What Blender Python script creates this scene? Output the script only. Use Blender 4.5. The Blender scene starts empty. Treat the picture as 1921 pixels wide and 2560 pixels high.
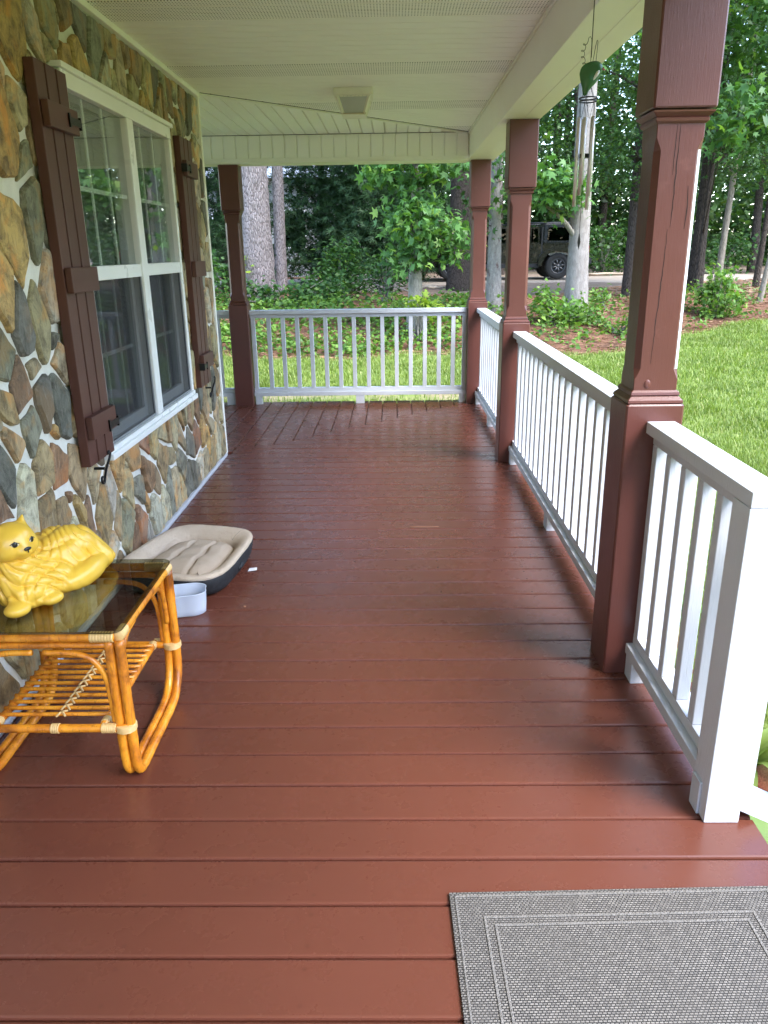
import bpy, bmesh, math, random
import numpy as np
from mathutils import Matrix, Vector

SC = bpy.context.scene
COL = SC.collection
random.seed(7)
RNG = np.random.default_rng(11)
R = math.radians

# ------------------------------------------------------------------ camera
cam_d = bpy.data.cameras.new('camera')
cam = bpy.data.objects.new('camera', cam_d)
COL.objects.link(cam)
cam_d.sensor_fit = 'VERTICAL'
cam_d.sensor_height = 24.0
cam_d.lens = 1912.0 / 2560.0 * 24.0
cam_d.clip_start = 0.05
cam_d.clip_end = 1000.0
cam.matrix_world = (Matrix.Translation((0, 0, 1.45)) @ Matrix.Rotation(R(0.883), 4, 'Z')
                    @ Matrix.Rotation(R(90 - 18.845), 4, 'X') @ Matrix.Rotation(R(-0.816), 4, 'Z'))
SC.camera = cam

# ------------------------------------------------------------------ sky, sun, exposure
SUN_EL, SUN_AZ = 50.0, 128.0            # degrees; azimuth clockwise from +Y (depth): behind right of the camera
world = bpy.data.worlds.new('World')
SC.world = world
world.use_nodes = True
wn = world.node_tree
bg = wn.nodes['Background']
sky = wn.nodes.new('ShaderNodeTexSky')
sky.sky_type = 'NISHITA'
sky.sun_disc = False
sky.sun_elevation = R(SUN_EL)
sky.sun_rotation = R(SUN_AZ)
sky.air_density = 1.0
sky.dust_density = 0.9
sky.ozone_density = 1.0
wn.links.new(sky.outputs[0], bg.inputs[0])
bg.inputs[1].default_value = 0.15
sun_d = bpy.data.lights.new('sun', 'SUN')
sun_d.energy = 0.95
sun_d.angle = R(28)
sun_d.color = (1.0, 0.98, 0.95)
sun = bpy.data.objects.new('sun', sun_d)
COL.objects.link(sun)
sdir = Vector((math.sin(R(SUN_AZ)) * math.cos(R(SUN_EL)), math.cos(R(SUN_AZ)) * math.cos(R(SUN_EL)), math.sin(R(SUN_EL))))
sun.rotation_euler = sdir.to_track_quat('Z', 'Y').to_euler()
SC.view_settings.view_transform = 'Standard'
SC.view_settings.look = 'None'
SC.view_settings.gamma = 1.0
SC.view_settings.use_curve_mapping = False
SC.view_settings.exposure = 3.05
SC.render.engine = 'CYCLES'
SC.cycles.max_bounces = 10
SC.cycles.diffuse_bounces = 5
SC.cycles.glossy_bounces = 4
SC.cycles.transparent_max_bounces = 16
SC.cycles.use_denoising = True
SC.cycles.sample_clamp_indirect = 5.0
SC.cycles.caustics_reflective = False
SC.cycles.caustics_refractive = False
SC.cycles.blur_glossy = 1.0
SC.cycles.adaptive_threshold = 0.006


# ------------------------------------------------------------------ material helpers
class NT:
    def __init__(self, name):
        self.m = bpy.data.materials.new(name)
        self.m.use_nodes = True
        self.t = self.m.node_tree
        self.p = self.t.nodes['Principled BSDF']
        self.out = self.t.nodes['Material Output']

    def n(self, kind, **kw):
        nd = self.t.nodes.new('ShaderNode' + kind)
        for k, v in kw.items():
            setattr(nd, k, v)
        return nd

    def set(self, sock, val):
        if hasattr(val, 'is_output') and val.is_output:
            self.t.links.new(val, sock)
        else:
            sock.default_value = val

    def math(self, op, a, b=0.0, c=0.0):
        nd = self.n('Math', operation=op)
        self.set(nd.inputs[0], a); self.set(nd.inputs[1], b); self.set(nd.inputs[2], c)
        return nd.outputs[0]

    def coord(self, which='Object', scale=(1, 1, 1), jitter=False):
        tc = self.n('TexCoord')
        v = tc.outputs[which]
        mp = self.n('Mapping')
        self.t.links.new(v, mp.inputs[0])
        mp.inputs['Scale'].default_value = scale
        if jitter:
            oi = self.n('ObjectInfo')
            r = self.math('MULTIPLY', oi.outputs['Random'], 37.0)
            cb = self.n('CombineXYZ')
            for i in range(3):
                self.t.links.new(r, cb.inputs[i])
            self.t.links.new(cb.outputs[0], mp.inputs['Location'])
        return mp.outputs[0]

    def pos(self, scale=(1, 1, 1)):
        g = self.n('NewGeometry')
        mp = self.n('Mapping')
        self.t.links.new(g.outputs['Position'], mp.inputs[0])
        mp.inputs['Scale'].default_value = scale
        return mp.outputs[0]

    def noise(self, vec, scale=5.0, detail=4.0, rough=0.55, dist=0.0):
        nd = self.n('TexNoise')
        self.t.links.new(vec, nd.inputs['Vector'])
        nd.inputs['Scale'].default_value = scale
        nd.inputs['Detail'].default_value = detail
        nd.inputs['Roughness'].default_value = rough
        nd.inputs['Distortion'].default_value = dist
        return nd.outputs[0]

    def ramp(self, fac, stops, interp='LINEAR'):
        nd = self.n('ValToRGB')
        cr = nd.color_ramp
        cr.interpolation = interp
        while len(cr.elements) < len(stops):
            cr.elements.new(0.5)
        for e, (p, c) in zip(cr.elements, stops):
            e.position = p
            e.color = (*c, 1) if len(c) == 3 else c
        self.t.links.new(fac, nd.inputs[0])
        return nd.outputs[0]

    def mix(self, fac, a, b, mode='MIX'):
        nd = self.n('Mix', data_type='RGBA', blend_type=mode)
        self.set(nd.inputs[0], fac)
        for s, v in ((nd.inputs[6], a), (nd.inputs[7], b)):
            if isinstance(v, tuple) and len(v) == 3:
                v = (*v, 1)
            self.set(s, v)
        return nd.outputs[2]

    def maprange(self, v, a, b, c=0.0, d=1.0):
        nd = self.n('MapRange')
        self.set(nd.inputs[0], v)
        for i, x in enumerate((a, b, c, d)):
            nd.inputs[i + 1].default_value = x
        return nd.outputs[0]

    def bump(self, h, strength=0.3, dist=0.01, normal=None):
        nd = self.n('Bump')
        nd.inputs['Strength'].default_value = strength
        nd.inputs['Distance'].default_value = dist
        self.t.links.new(h, nd.inputs['Height'])
        if normal is not None:
            self.t.links.new(normal, nd.inputs['Normal'])
        return nd.outputs[0]

    def fin(self, color=None, rough=None, normal=None, spec=None, **kw):
        p = self.p
        if color is not None:
            self.set(p.inputs['Base Color'], (*color, 1) if isinstance(color, tuple) and len(color) == 3 else color)
        if rough is not None:
            self.set(p.inputs['Roughness'], rough)
        if normal is not None:
            self.set(p.inputs['Normal'], normal)
        if spec is not None:
            self.set(p.inputs['Specular IOR Level'], spec)
        for k, v in kw.items():
            self.set(p.inputs[k], v)
        return self.m


def plain(name, color, rough=0.5, var=0.12, scale=8.0, bump=0.0, bscale=60.0, bdist=0.002, metallic=0.0, spec=0.5, jitter=True):
    t = NT(name)
    v = t.coord('Object', jitter=jitter)
    f = t.noise(v, scale, 5)
    c = t.mix(f, tuple(x * (1 - var) for x in color), tuple(min(1, x * (1 + var)) for x in color))
    nrm = None
    if bump:
        nrm = t.bump(t.noise(v, bscale, 4), bump, bdist)
    r = t.maprange(t.noise(v, scale * 2.3, 3), 0.3, 0.7, max(0.02, rough - 0.06), min(1, rough + 0.06))
    return t.fin(c, r, nrm, spec, Metallic=metallic)


def painted_wood(name, color, rough, grain=(1, 1, 1), gstr=0.25, var=0.10, wear=None, screws=False, gdist=0.0025):
    """Paint over wood: stretched grain relief, brush and dust marks in the gloss, small flecks."""
    t = NT(name)
    v = t.coord('Object', grain, True)
    v1 = t.coord('Object', (1, 1, 1), True)
    g1 = t.noise(v, 14, 6, 0.6, 0.4)
    g2 = t.noise(v1, 2.3, 4, 0.55)
    c = t.mix(t.maprange(g2, 0.3, 0.7), tuple(x * (1 - var) for x in color), tuple(min(1, x * (1 + var)) for x in color))
    oi = t.n('ObjectInfo')
    tone = t.maprange(oi.outputs['Random'], 0, 1, 1 - var * 0.7, 1 + var * 0.7)
    cmb = t.n('CombineColor')
    for q_ in range(3): t.t.links.new(tone, cmb.inputs[q_])
    c = t.mix(1.0, c, cmb.outputs[0], 'MULTIPLY')
    if wear:
        w = t.noise(v1, 22, 3, 0.6)
        w2 = t.noise(v1, 3.1, 2)
        wf = t.math('MULTIPLY', t.maprange(w, 0.60, 0.74), t.maprange(w2, 0.44, 0.66))
        c = t.mix(t.math('MULTIPLY', wf, 0.13), c, wear)
    h = t.math('MULTIPLY', g1, 1.0)
    if screws:
        tc = t.n('TexCoord'); sx = t.n('SeparateXYZ'); t.t.links.new(tc.outputs['Object'], sx.inputs[0])
        u = t.math('MULTIPLY', t.math('SUBTRACT', t.math('FRACT', t.math('MULTIPLY', sx.outputs[0], 1 / 0.406)), 0.5), 0.406)
        w_ = t.math('SUBTRACT', t.math('ABSOLUTE', sx.outputs[1]), 0.042)
        d = t.math('SQRT', t.math('ADD', t.math('MULTIPLY', u, u), t.math('MULTIPLY', w_, w_)))
        dim = t.maprange(d, 0.003, 0.0075, 1, 0)
        h = t.math('SUBTRACT', h, t.math('MULTIPLY', dim, 2.0))
        c = t.mix(t.math('MULTIPLY', dim, 0.4), c, tuple(x * 0.5 for x in color))
    r = t.maprange(t.noise(v1, 7, 6, 0.65), 0.3, 0.72, rough - 0.03, rough + 0.05)
    if screws:                                # planks seen at a grazing angle: grain as tone only, no relief noise
        c = t.mix(t.maprange(g1, 0.35, 0.65, 0, 0.14), c, tuple(x * 0.80 for x in color))
        return t.fin(c, r)
    return t.fin(c, r, t.bump(h, gstr, gdist))


BROWN = (0.150, 0.045, 0.030)
M = {}
M['deck'] = painted_wood('deck_paint', (0.108, 0.0335, 0.0205), 0.27, (1.2, 22, 22), 0.35, 0.05, None, True, 0.0005)
M['post'] = painted_wood('post_paint', (0.104, 0.034, 0.026), 0.33, (18, 18, 1.2), 0.22, 0.10, (0.30, 0.13, 0.11))
M['shutter'] = painted_wood('shutter_paint', (0.085, 0.030, 0.021), 0.45, (18, 18, 1.2), 0.12, 0.07)
M['white'] = painted_wood('white_rail_paint', (0.53, 0.55, 0.59), 0.42, (14, 14, 1.5), 0.45, 0.04)
M['vinyl'] = plain('soffit_vinyl', (0.90, 0.89, 0.83), 0.42, 0.03, 3.0)
M['trim'] = plain('trim_white', (0.89, 0.88, 0.82), 0.40, 0.03, 4.0)
M['window_white'] = plain('window_vinyl', (0.80, 0.80, 0.77), 0.32, 0.03, 5.0)
M['crack'] = plain('crack_dark', (0.018, 0.008, 0.006), 0.9)
M['iron'] = plain('black_iron', (0.012, 0.012, 0.013), 0.38, 0.3, 30, 0.2, 120, 0.001, 0.4)
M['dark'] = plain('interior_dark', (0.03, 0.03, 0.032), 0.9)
M['blind'] = plain('blind_vinyl', (0.14, 0.145, 0.145), 0.6)


def perforated_vinyl():
    t = NT('vented_soffit_vinyl')
    tc = t.n('TexCoord'); sx = t.n('SeparateXYZ'); t.t.links.new(tc.outputs['Object'], sx.inputs[0])
    a = t.math('SUBTRACT', t.math('FRACT', t.math('MULTIPLY', sx.outputs[0], 1 / 0.0137)), 0.5)
    b = t.math('SUBTRACT', t.math('FRACT', t.math('MULTIPLY', sx.outputs[1], 1 / 0.021)), 0.5)
    d = t.math('SQRT', t.math('ADD', t.math('MULTIPLY', a, a), t.math('MULTIPLY', b, b)))
    hole = t.maprange(d, 0.20, 0.27, 1, 0)
    v = t.coord('Object')
    c0 = t.mix(t.noise(v, 3, 4), (0.87, 0.86, 0.80), (0.91, 0.90, 0.84))
    c = t.mix(t.math('MULTIPLY', hole, 0.78), c0, (0.06, 0.055, 0.05))
    return t.fin(c, 0.45)


M['vent'] = perforated_vinyl()


def stone_mat():
    t = NT('field_stone')
    oi = t.n('ObjectInfo')
    v = t.coord('Object', (1, 1, 1), True)
    vs = t.coord('Object', (6, 6, 1.3), True)
    a = t.noise(v, 13, 9, 0.72, 0.8)
    b = t.noise(vs, 11, 8, 0.68, 1.0)
    d = t.noise(v, 6.5, 5, 0.6, 0.5)
    base = oi.outputs['Color']
    dk = t.mix(1.0, base, (0.22, 0.195, 0.165), 'MULTIPLY')
    c = t.mix(t.maprange(a, 0.34, 0.58), dk, base)
    rust = t.mix(1.0, base, (1.30, 0.84, 0.46), 'MULTIPLY')
    c = t.mix(t.maprange(d, 0.52, 0.64, 0, 0.7), c, rust)
    c = t.mix(t.maprange(b, 0.56, 0.70, 0, 0.65), c, t.mix(0.5, base, (0.50, 0.46, 0.38)))
    c = t.mix(t.maprange(b, 0.44, 0.30, 0, 0.6), c, (0.035, 0.03, 0.026))
    h = t.math('ADD', t.math('MULTIPLY', a, 0.7), t.math('MULTIPLY', b, 0.6))
    return t.fin(c, t.maprange(a, 0.3, 0.7, 0.5, 0.8), t.bump(h, 0.75, 0.012))


M['stone'] = stone_mat()


def mortar_mat():
    t = NT('mortar')
    v = t.coord('Object')
    a = t.noise(v, 22, 8, 0.7)
    b = t.noise(v, 2.6, 4)
    c = t.mix(a, (0.62, 0.60, 0.54), (0.85, 0.83, 0.77))
    c = t.mix(t.maprange(b, 0.5, 0.7, 0, 0.4), c, (0.36, 0.33, 0.27))
    return t.fin(c, 0.85, t.bump(a, 0.8, 0.012))


M['mortar'] = mortar_mat()


def glass_mat(name, tint, refl=1.0, ior=1.6, rough=0.0):
    t = NT(name)
    t.t.nodes.remove(t.p)
    fr = t.n('Fresnel')
    ge = t.n('NewGeometry')
    t.t.links.new(t.maprange(ge.outputs['Backfacing'], 0, 1, ior, 1 / ior), fr.inputs['IOR'])
    tr = t.n('BsdfTransparent'); tr.inputs['Color'].default_value = (*tint, 1)
    gl = t.n('BsdfGlossy'); gl.inputs['Roughness'].default_value = rough
    gl.inputs['Color'].default_value = (refl, refl, refl, 1)
    mx = t.n('MixShader')
    t.t.links.new(fr.outputs[0], mx.inputs[0]); t.t.links.new(tr.outputs[0], mx.inputs[1]); t.t.links.new(gl.outputs[0], mx.inputs[2])
    t.t.links.new(mx.outputs[0], t.out.inputs[0])
    return t.m


M['glass'] = glass_mat('window_glass', (0.88, 0.91, 0.90), 0.95, 1.72)
M['table_glass'] = glass_mat('smoked_glass', (0.62, 0.62, 0.52), 0.9, 1.45)
M['car_glass'] = glass_mat('car_glass', (0.015, 0.018, 0.02), 0.7, 1.4)


def screen_mat():
    t = NT('insect_screen')
    t.t.nodes.remove(t.p)
    tr = t.n('BsdfTransparent'); tr.inputs['Color'].default_value = (1, 1, 1, 1)
    df = t.n('BsdfDiffuse'); df.inputs['Color'].default_value = (0.045, 0.047, 0.05, 1)
    mx = t.n('MixShader'); mx.inputs[0].default_value = 0.36
    t.t.links.new(tr.outputs[0], mx.inputs[1]); t.t.links.new(df.outputs[0], mx.inputs[2])
    t.t.links.new(mx.outputs[0], t.out.inputs[0])
    return t.m


M['screen'] = screen_mat()


def rattan_mat():
    t = NT('varnished_rattan')
    v = t.coord('Object', (1, 1, 1), True)
    a = t.noise(v, 9, 6, 0.6, 0.5)
    vs = t.coord('Object', (40, 40, 5), True)
    b = t.noise(vs, 4, 4)
    c = t.ramp(a, [(0.28, (0.18, 0.048, 0.006)), (0.44, (0.58, 0.185, 0.013)), (0.60, (0.80, 0.31, 0.022)), (0.8, (0.86, 0.43, 0.06))])
    c = t.mix(t.maprange(b, 0.56, 0.7, 0, 0.6), c, (0.22, 0.07, 0.014))
    return t.fin(c, 0.26, t.bump(b, 0.15, 0.002))


M['rattan'] = rattan_mat()
M['cane'] = plain('cane_binding', (0.66, 0.43, 0.17), 0.45, 0.22, 25, 0.3, 160, 0.0015)


def leaf_mat(name, c1, c2, c3=None, trans=0.35, rough=0.5):
    t = NT(name)
    g = t.n('NewGeometry')
    rnd = g.outputs['Random Per Island']
    v = t.pos()
    big = t.noise(v, 0.9, 3)
    stops = [(0.0, c1), (0.6, c2)] + ([(0.88, c2), (1.0, c3)] if c3 else [])
    c = t.ramp(rnd, stops)
    c = t.mix(t.maprange(big, 0.35, 0.65, 0, 0.4), c, tuple(x * 0.62 for x in c1))
    t.fin(c, rough, spec=0.35)
    tl = t.n('BsdfTranslucent')
    t.t.links.new(t.mix(1.0, c, (1.25, 1.35, 0.55), 'MULTIPLY'), tl.inputs['Color'])
    mx = t.n('MixShader'); mx.inputs[0].default_value = trans
    t.t.links.new(t.p.outputs[0], mx.inputs[1]); t.t.links.new(tl.outputs[0], mx.inputs[2])
    t.t.links.new(mx.outputs[0], t.out.inputs[0])
    return t.m


M['leaf_gum'] = leaf_mat('sweetgum_leaf', (0.030, 0.085, 0.020), (0.065, 0.150, 0.032), (0.20, 0.32, 0.05))
M['leaf_sap'] = leaf_mat('sapling_leaf', (0.055, 0.140, 0.036), (0.115, 0.245, 0.060), (0.32, 0.45, 0.08))
M['leaf_deep'] = leaf_mat('deep_green_leaf', (0.026, 0.075, 0.020), (0.062, 0.145, 0.034), (0.15, 0.24, 0.05))
M['leaf_bright'] = leaf_mat('bright_leaf', (0.075, 0.165, 0.030), (0.140, 0.260, 0.045), (0.28, 0.38, 0.07))
M['leaf_yellow'] = leaf_mat('yellow_green_leaf', (0.15, 0.26, 0.03), (0.30, 0.40, 0.05))
M['leaf_cedar'] = leaf_mat('cedar_needle', (0.018, 0.050, 0.018), (0.048, 0.105, 0.034), None, 0.15, 0.6)
M['leaf_far'] = leaf_mat('far_leaf', (0.020, 0.056, 0.016), (0.062, 0.135, 0.034), (0.14, 0.21, 0.05))
M['leaf_cover'] = leaf_mat('ground_cover_leaf', (0.060, 0.140, 0.024), (0.150, 0.270, 0.045), (0.30, 0.38, 0.08))
M['grass'] = leaf_mat('grass_blade', (0.128, 0.192, 0.030), (0.238, 0.315, 0.068), (0.40, 0.39, 0.15), 0.35, 0.45)
M['hosta'] = leaf_mat('variegated_leaf', (0.10, 0.20, 0.03), (0.30, 0.42, 0.10), (0.50, 0.55, 0.22), 0.3, 0.4)


def bark_mat(name, c1, c2, sc=(20, 20, 4.5), strength=0.9, spots=None, plates=0.45):
    t = NT(name)
    v = t.pos(sc)
    a = t.noise(v, 3.2, 7, 0.68, 0.7)
    vo = t.n('TexVoronoi', feature='DISTANCE_TO_EDGE')
    t.t.links.new(v, vo.inputs['Vector']); vo.inputs['Scale'].default_value = 1.6
    e = t.maprange(vo.outputs['Distance'], 0.0, 0.22)
    h = t.math('ADD', t.math('MULTIPLY', a, 1.25 - plates * 0.6), t.math('MULTIPLY', e, plates))
    c = t.mix(t.maprange(h, 0.35, 0.85), c1, c2)
    if spots:
        s = t.noise(t.pos((3, 3, 1.6)), 2.6, 5, 0.62)
        c = t.mix(t.maprange(s, 0.58, 0.68, 0, 0.8), c, spots)
    return t.fin(c, 0.9, t.bump(h, strength, 0.05), 0.2)


M['bark_pine'] = bark_mat('pine_bark', (0.065, 0.046, 0.040), (0.36, 0.305, 0.295))
M['bark_pale'] = bark_mat('pale_bark', (0.17, 0.145, 0.13), (0.31, 0.28, 0.26), (6, 6, 2.5), 0.35, (0.22, 0.19, 0.17), 0.0)
M['bark_tan'] = bark_mat('tan_bark', (0.12, 0.10, 0.08), (0.30, 0.265, 0.22), (9, 9, 3), 0.5, (0.07, 0.06, 0.05), 0.0)
M['bark_grey'] = bark_mat('grey_bark', (0.13, 0.115, 0.095), (0.30, 0.275, 0.235), (12, 12, 3), 0.5, None, 0.1)
M['bark_spot'] = bark_mat('spotted_bark', (0.15, 0.135, 0.12), (0.30, 0.275, 0.25), (9, 9, 4), 0.5, (0.09, 0.045, 0.04), 0.05)
M['bark_dark'] = bark_mat('dark_bark', (0.020, 0.016, 0.013), (0.085, 0.066, 0.055))


# ------------------------------------------------------------------ mesh helpers
def tag(o, label=None, cat=None, group=None, kind=None):
    if label: o['label'] = label
    if cat: o['category'] = cat
    if group: o['group'] = group
    if kind: o['kind'] = kind
    return o


def empty(name, loc=(0, 0, 0), label=None, cat=None, group=None, kind=None):
    o = bpy.data.objects.new(name, None)
    o.empty_display_size = 0.1
    o.location = loc
    COL.objects.link(o)
    return tag(o, label, cat, group, kind)


def wloc(o):
    p = Vector((0, 0, 0))
    while o is not None:
        p += o.location
        o = o.parent
    return p


def link(name, me, mat, parent=None, loc=None):
    """Link a mesh whose vertices are in world space (loc None) or local around loc (world)."""
    o = bpy.data.objects.new(name, me)
    COL.objects.link(o)
    if mat is not None and not me.materials:
        me.materials.append(M[mat] if isinstance(mat, str) else mat)
    pl = wloc(parent) if parent is not None else Vector((0, 0, 0))
    o.parent = parent
    o.location = (Vector(loc) if loc is not None else Vector((0, 0, 0))) - pl
    return o


def mesh_np(name, V, F, smooth=False):
    """V (n,3); F list of polygons or an (m,k) int array."""
    me = bpy.data.meshes.new(name)
    V = np.asarray(V, np.float32)
    if isinstance(F, np.ndarray):
        m, k = F.shape
        me.vertices.add(len(V)); me.vertices.foreach_set('co', V.ravel())
        me.loops.add(m * k); me.loops.foreach_set('vertex_index', F.astype(np.int32).ravel())
        me.polygons.add(m)
        me.polygons.foreach_set('loop_start', np.arange(0, m * k, k, dtype=np.int32))
        me.update(calc_edges=True)
    else:
        me.from_pydata([tuple(map(float, v)) for v in V], [], [tuple(map(int, f)) for f in F])
        me.update()
    if smooth:
        me.polygons.foreach_set('use_smooth', np.ones(len(me.polygons), bool))
    return me


def box_mesh(name, x0, x1, y0, y1, z0, z1, bev=0.0, seg=2, ctr=None):
    bm = bmesh.new()
    bmesh.ops.create_cube(bm, size=1.0)
    c = Vector(((x0 + x1) / 2, (y0 + y1) / 2, (z0 + z1) / 2))
    for v in bm.verts:
        v.co = Vector((v.co.x * (x1 - x0), v.co.y * (y1 - y0), v.co.z * (z1 - z0))) + c
    if bev > 0:
        bmesh.ops.bevel(bm, geom=bm.edges[:] + bm.verts[:], offset=bev, segments=seg, profile=0.6, affect='EDGES')
    if ctr is not None:
        bmesh.ops.translate(bm, verts=bm.verts, vec=-Vector(ctr))
    me = bpy.data.meshes.new(name)
    bm.to_mesh(me); bm.free()
    return me


def box(name, x0, x1, y0, y1, z0, z1, mat, parent=None, bev=0.0, seg=2):
    c = ((x0 + x1) / 2, (y0 + y1) / 2, (z0 + z1) / 2)
    return link(name, box_mesh(name, x0, x1, y0, y1, z0, z1, bev, seg, c), mat, parent, c)


def tube_vf(P, rad, sides=8, cap=True, phase=0.0):
    P = np.asarray(P, float); n = len(P)
    rad = np.full(n, rad) if np.isscalar(rad) else np.asarray(rad, float)
    T = np.gradient(P, axis=0); T /= np.linalg.norm(T, axis=1)[:, None] + 1e-12
    ref = np.array([0, 0, 1.0]) if abs(T[0][2]) < 0.9 else np.array([1.0, 0, 0])
    U = np.zeros_like(P)
    u = np.cross(ref, T[0]); u /= np.linalg.norm(u)
    for i in range(n):
        u = u - T[i] * (u @ T[i]); u /= np.linalg.norm(u) + 1e-12
        U[i] = u
    W = np.cross(T, U)
    a = np.arange(sides) / sides * 2 * np.pi + phase
    V = (P[:, None, :] + rad[:, None, None] * (np.cos(a)[None, :, None] * U[:, None, :] + np.sin(a)[None, :, None] * W[:, None, :])).reshape(-1, 3)
    F = []
    for i in range(n - 1):
        for j in range(sides):
            k = (j + 1) % sides
            F.append((i * sides + j, i * sides + k, (i + 1) * sides + k, (i + 1) * sides + j))
    if cap:
        F.append(tuple(range(sides))[::-1]); F.append(tuple((n - 1) * sides + j for j in range(sides)))
    return V, F


class MB:
    def __init__(self): self.V = []; self.F = []; self.n = 0
    def add(self, V, F):
        V = np.asarray(V, float)
        self.V.append(V); self.F += [tuple(i + self.n for i in f) for f in F]; self.n += len(V)
        return self
    def tube(self, P, r, sides=8, cap=True): return self.add(*tube_vf(P, r, sides, cap))
    def box(self, x0, x1, y0, y1, z0, z1):
        V = [(x, y, z) for x in (x0, x1) for y in (y0, y1) for z in (z0, z1)]
        return self.add(V, [(0, 1, 3, 2), (4, 6, 7, 5), (0, 4, 5, 1), (2, 3, 7, 6), (0, 2, 6, 4), (1, 5, 7, 3)])
    def obj(self, name, mat, parent=None, smooth=False):
        return link(name, mesh_np(name, np.concatenate(self.V), self.F, smooth), mat, parent)


def tube(name, P, r, mat, parent=None, sides=8, smooth=True):
    V, F = tube_vf(P, r, sides)
    return link(name, mesh_np(name, V, F, smooth), mat, parent)


def smooth_path(P, n=40):
    """Catmull-Rom through the points."""
    P = np.asarray(P, float)
    Q = np.vstack([2 * P[0] - P[1], P, 2 * P[-1] - P[-2]])
    out = []
    m = len(P) - 1
    for t in np.linspace(0, m - 1e-6, n):
        i = int(t); f = t - i
        a, b, c, d = Q[i], Q[i + 1], Q[i + 2], Q[i + 3]
        out.append(0.5 * ((2 * b) + (c - a) * f + (2 * a - 5 * b + 4 * c - d) * f * f + (3 * b - a - 3 * c + d) * f ** 3))
    return np.array(out)


def loft_sq(levels, cx, cy):
    """levels: (z, half width, chamfer) -> octagonal loft."""
    V, F = [], []
    for z, h, c in levels:
        for x, y in ((h, -h + c), (h, h - c), (h - c, h), (-h + c, h), (-h, h - c), (-h, -h + c), (-h + c, -h), (h - c, -h)):
            V.append((cx + x, cy + y, z))
    n = len(levels)
    for i in range(n - 1):
        for j in range(8):
            k = (j + 1) % 8
            F.append((i * 8 + j, i * 8 + k, i * 8 + 8 + k, i * 8 + 8 + j))
    F.append(tuple(range(8))[::-1]); F.append(tuple((n - 1) * 8 + j for j in range(8)))
    return V, F


def copy_tree(o, parent=None, loc=None):
    c = o.copy(); COL.objects.link(c); c.parent = parent
    if loc is not None: c.location = loc
    for ch in list(o.children): copy_tree(ch, c)
    return c


# ------------------------------------------------------------------ terrain
def sstep(t):
    t = np.clip(t, 0, 1); return t * t * (3 - 2 * t)


def lawn_edge(x):
    x = np.asarray(x, float)
    return 13.0 + 0.8 * np.maximum(0, x - 3.5) + 0.25 * np.sin(x * 1.3) + 0.12 * np.sin(x * 3.7 + 1)


def ground_z(x, y):
    x = np.asarray(x, float); y = np.asarray(y, float)
    lawn = np.where(y > 8, -0.5 + 0.06 * (y - 8), -0.5 - 0.012 * (8 - np.maximum(y, -20)))
    lawn = np.minimum(lawn, 0.1)
    far = np.where(y > 20, 0.36 + 0.013 * (y - 20), 0.36 - 0.004 * (20 - y))
    e = 13.0 + 0.8 * np.maximum(0, np.minimum(x, 14) - 3.5)
    z = lawn + (far - lawn) * sstep((y - e) / 3.2)
    return z + 0.02 * np.sin(x * 0.9 + y * 0.4) + 0.012 * np.sin(x * 2.1 - y * 1.7)


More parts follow.
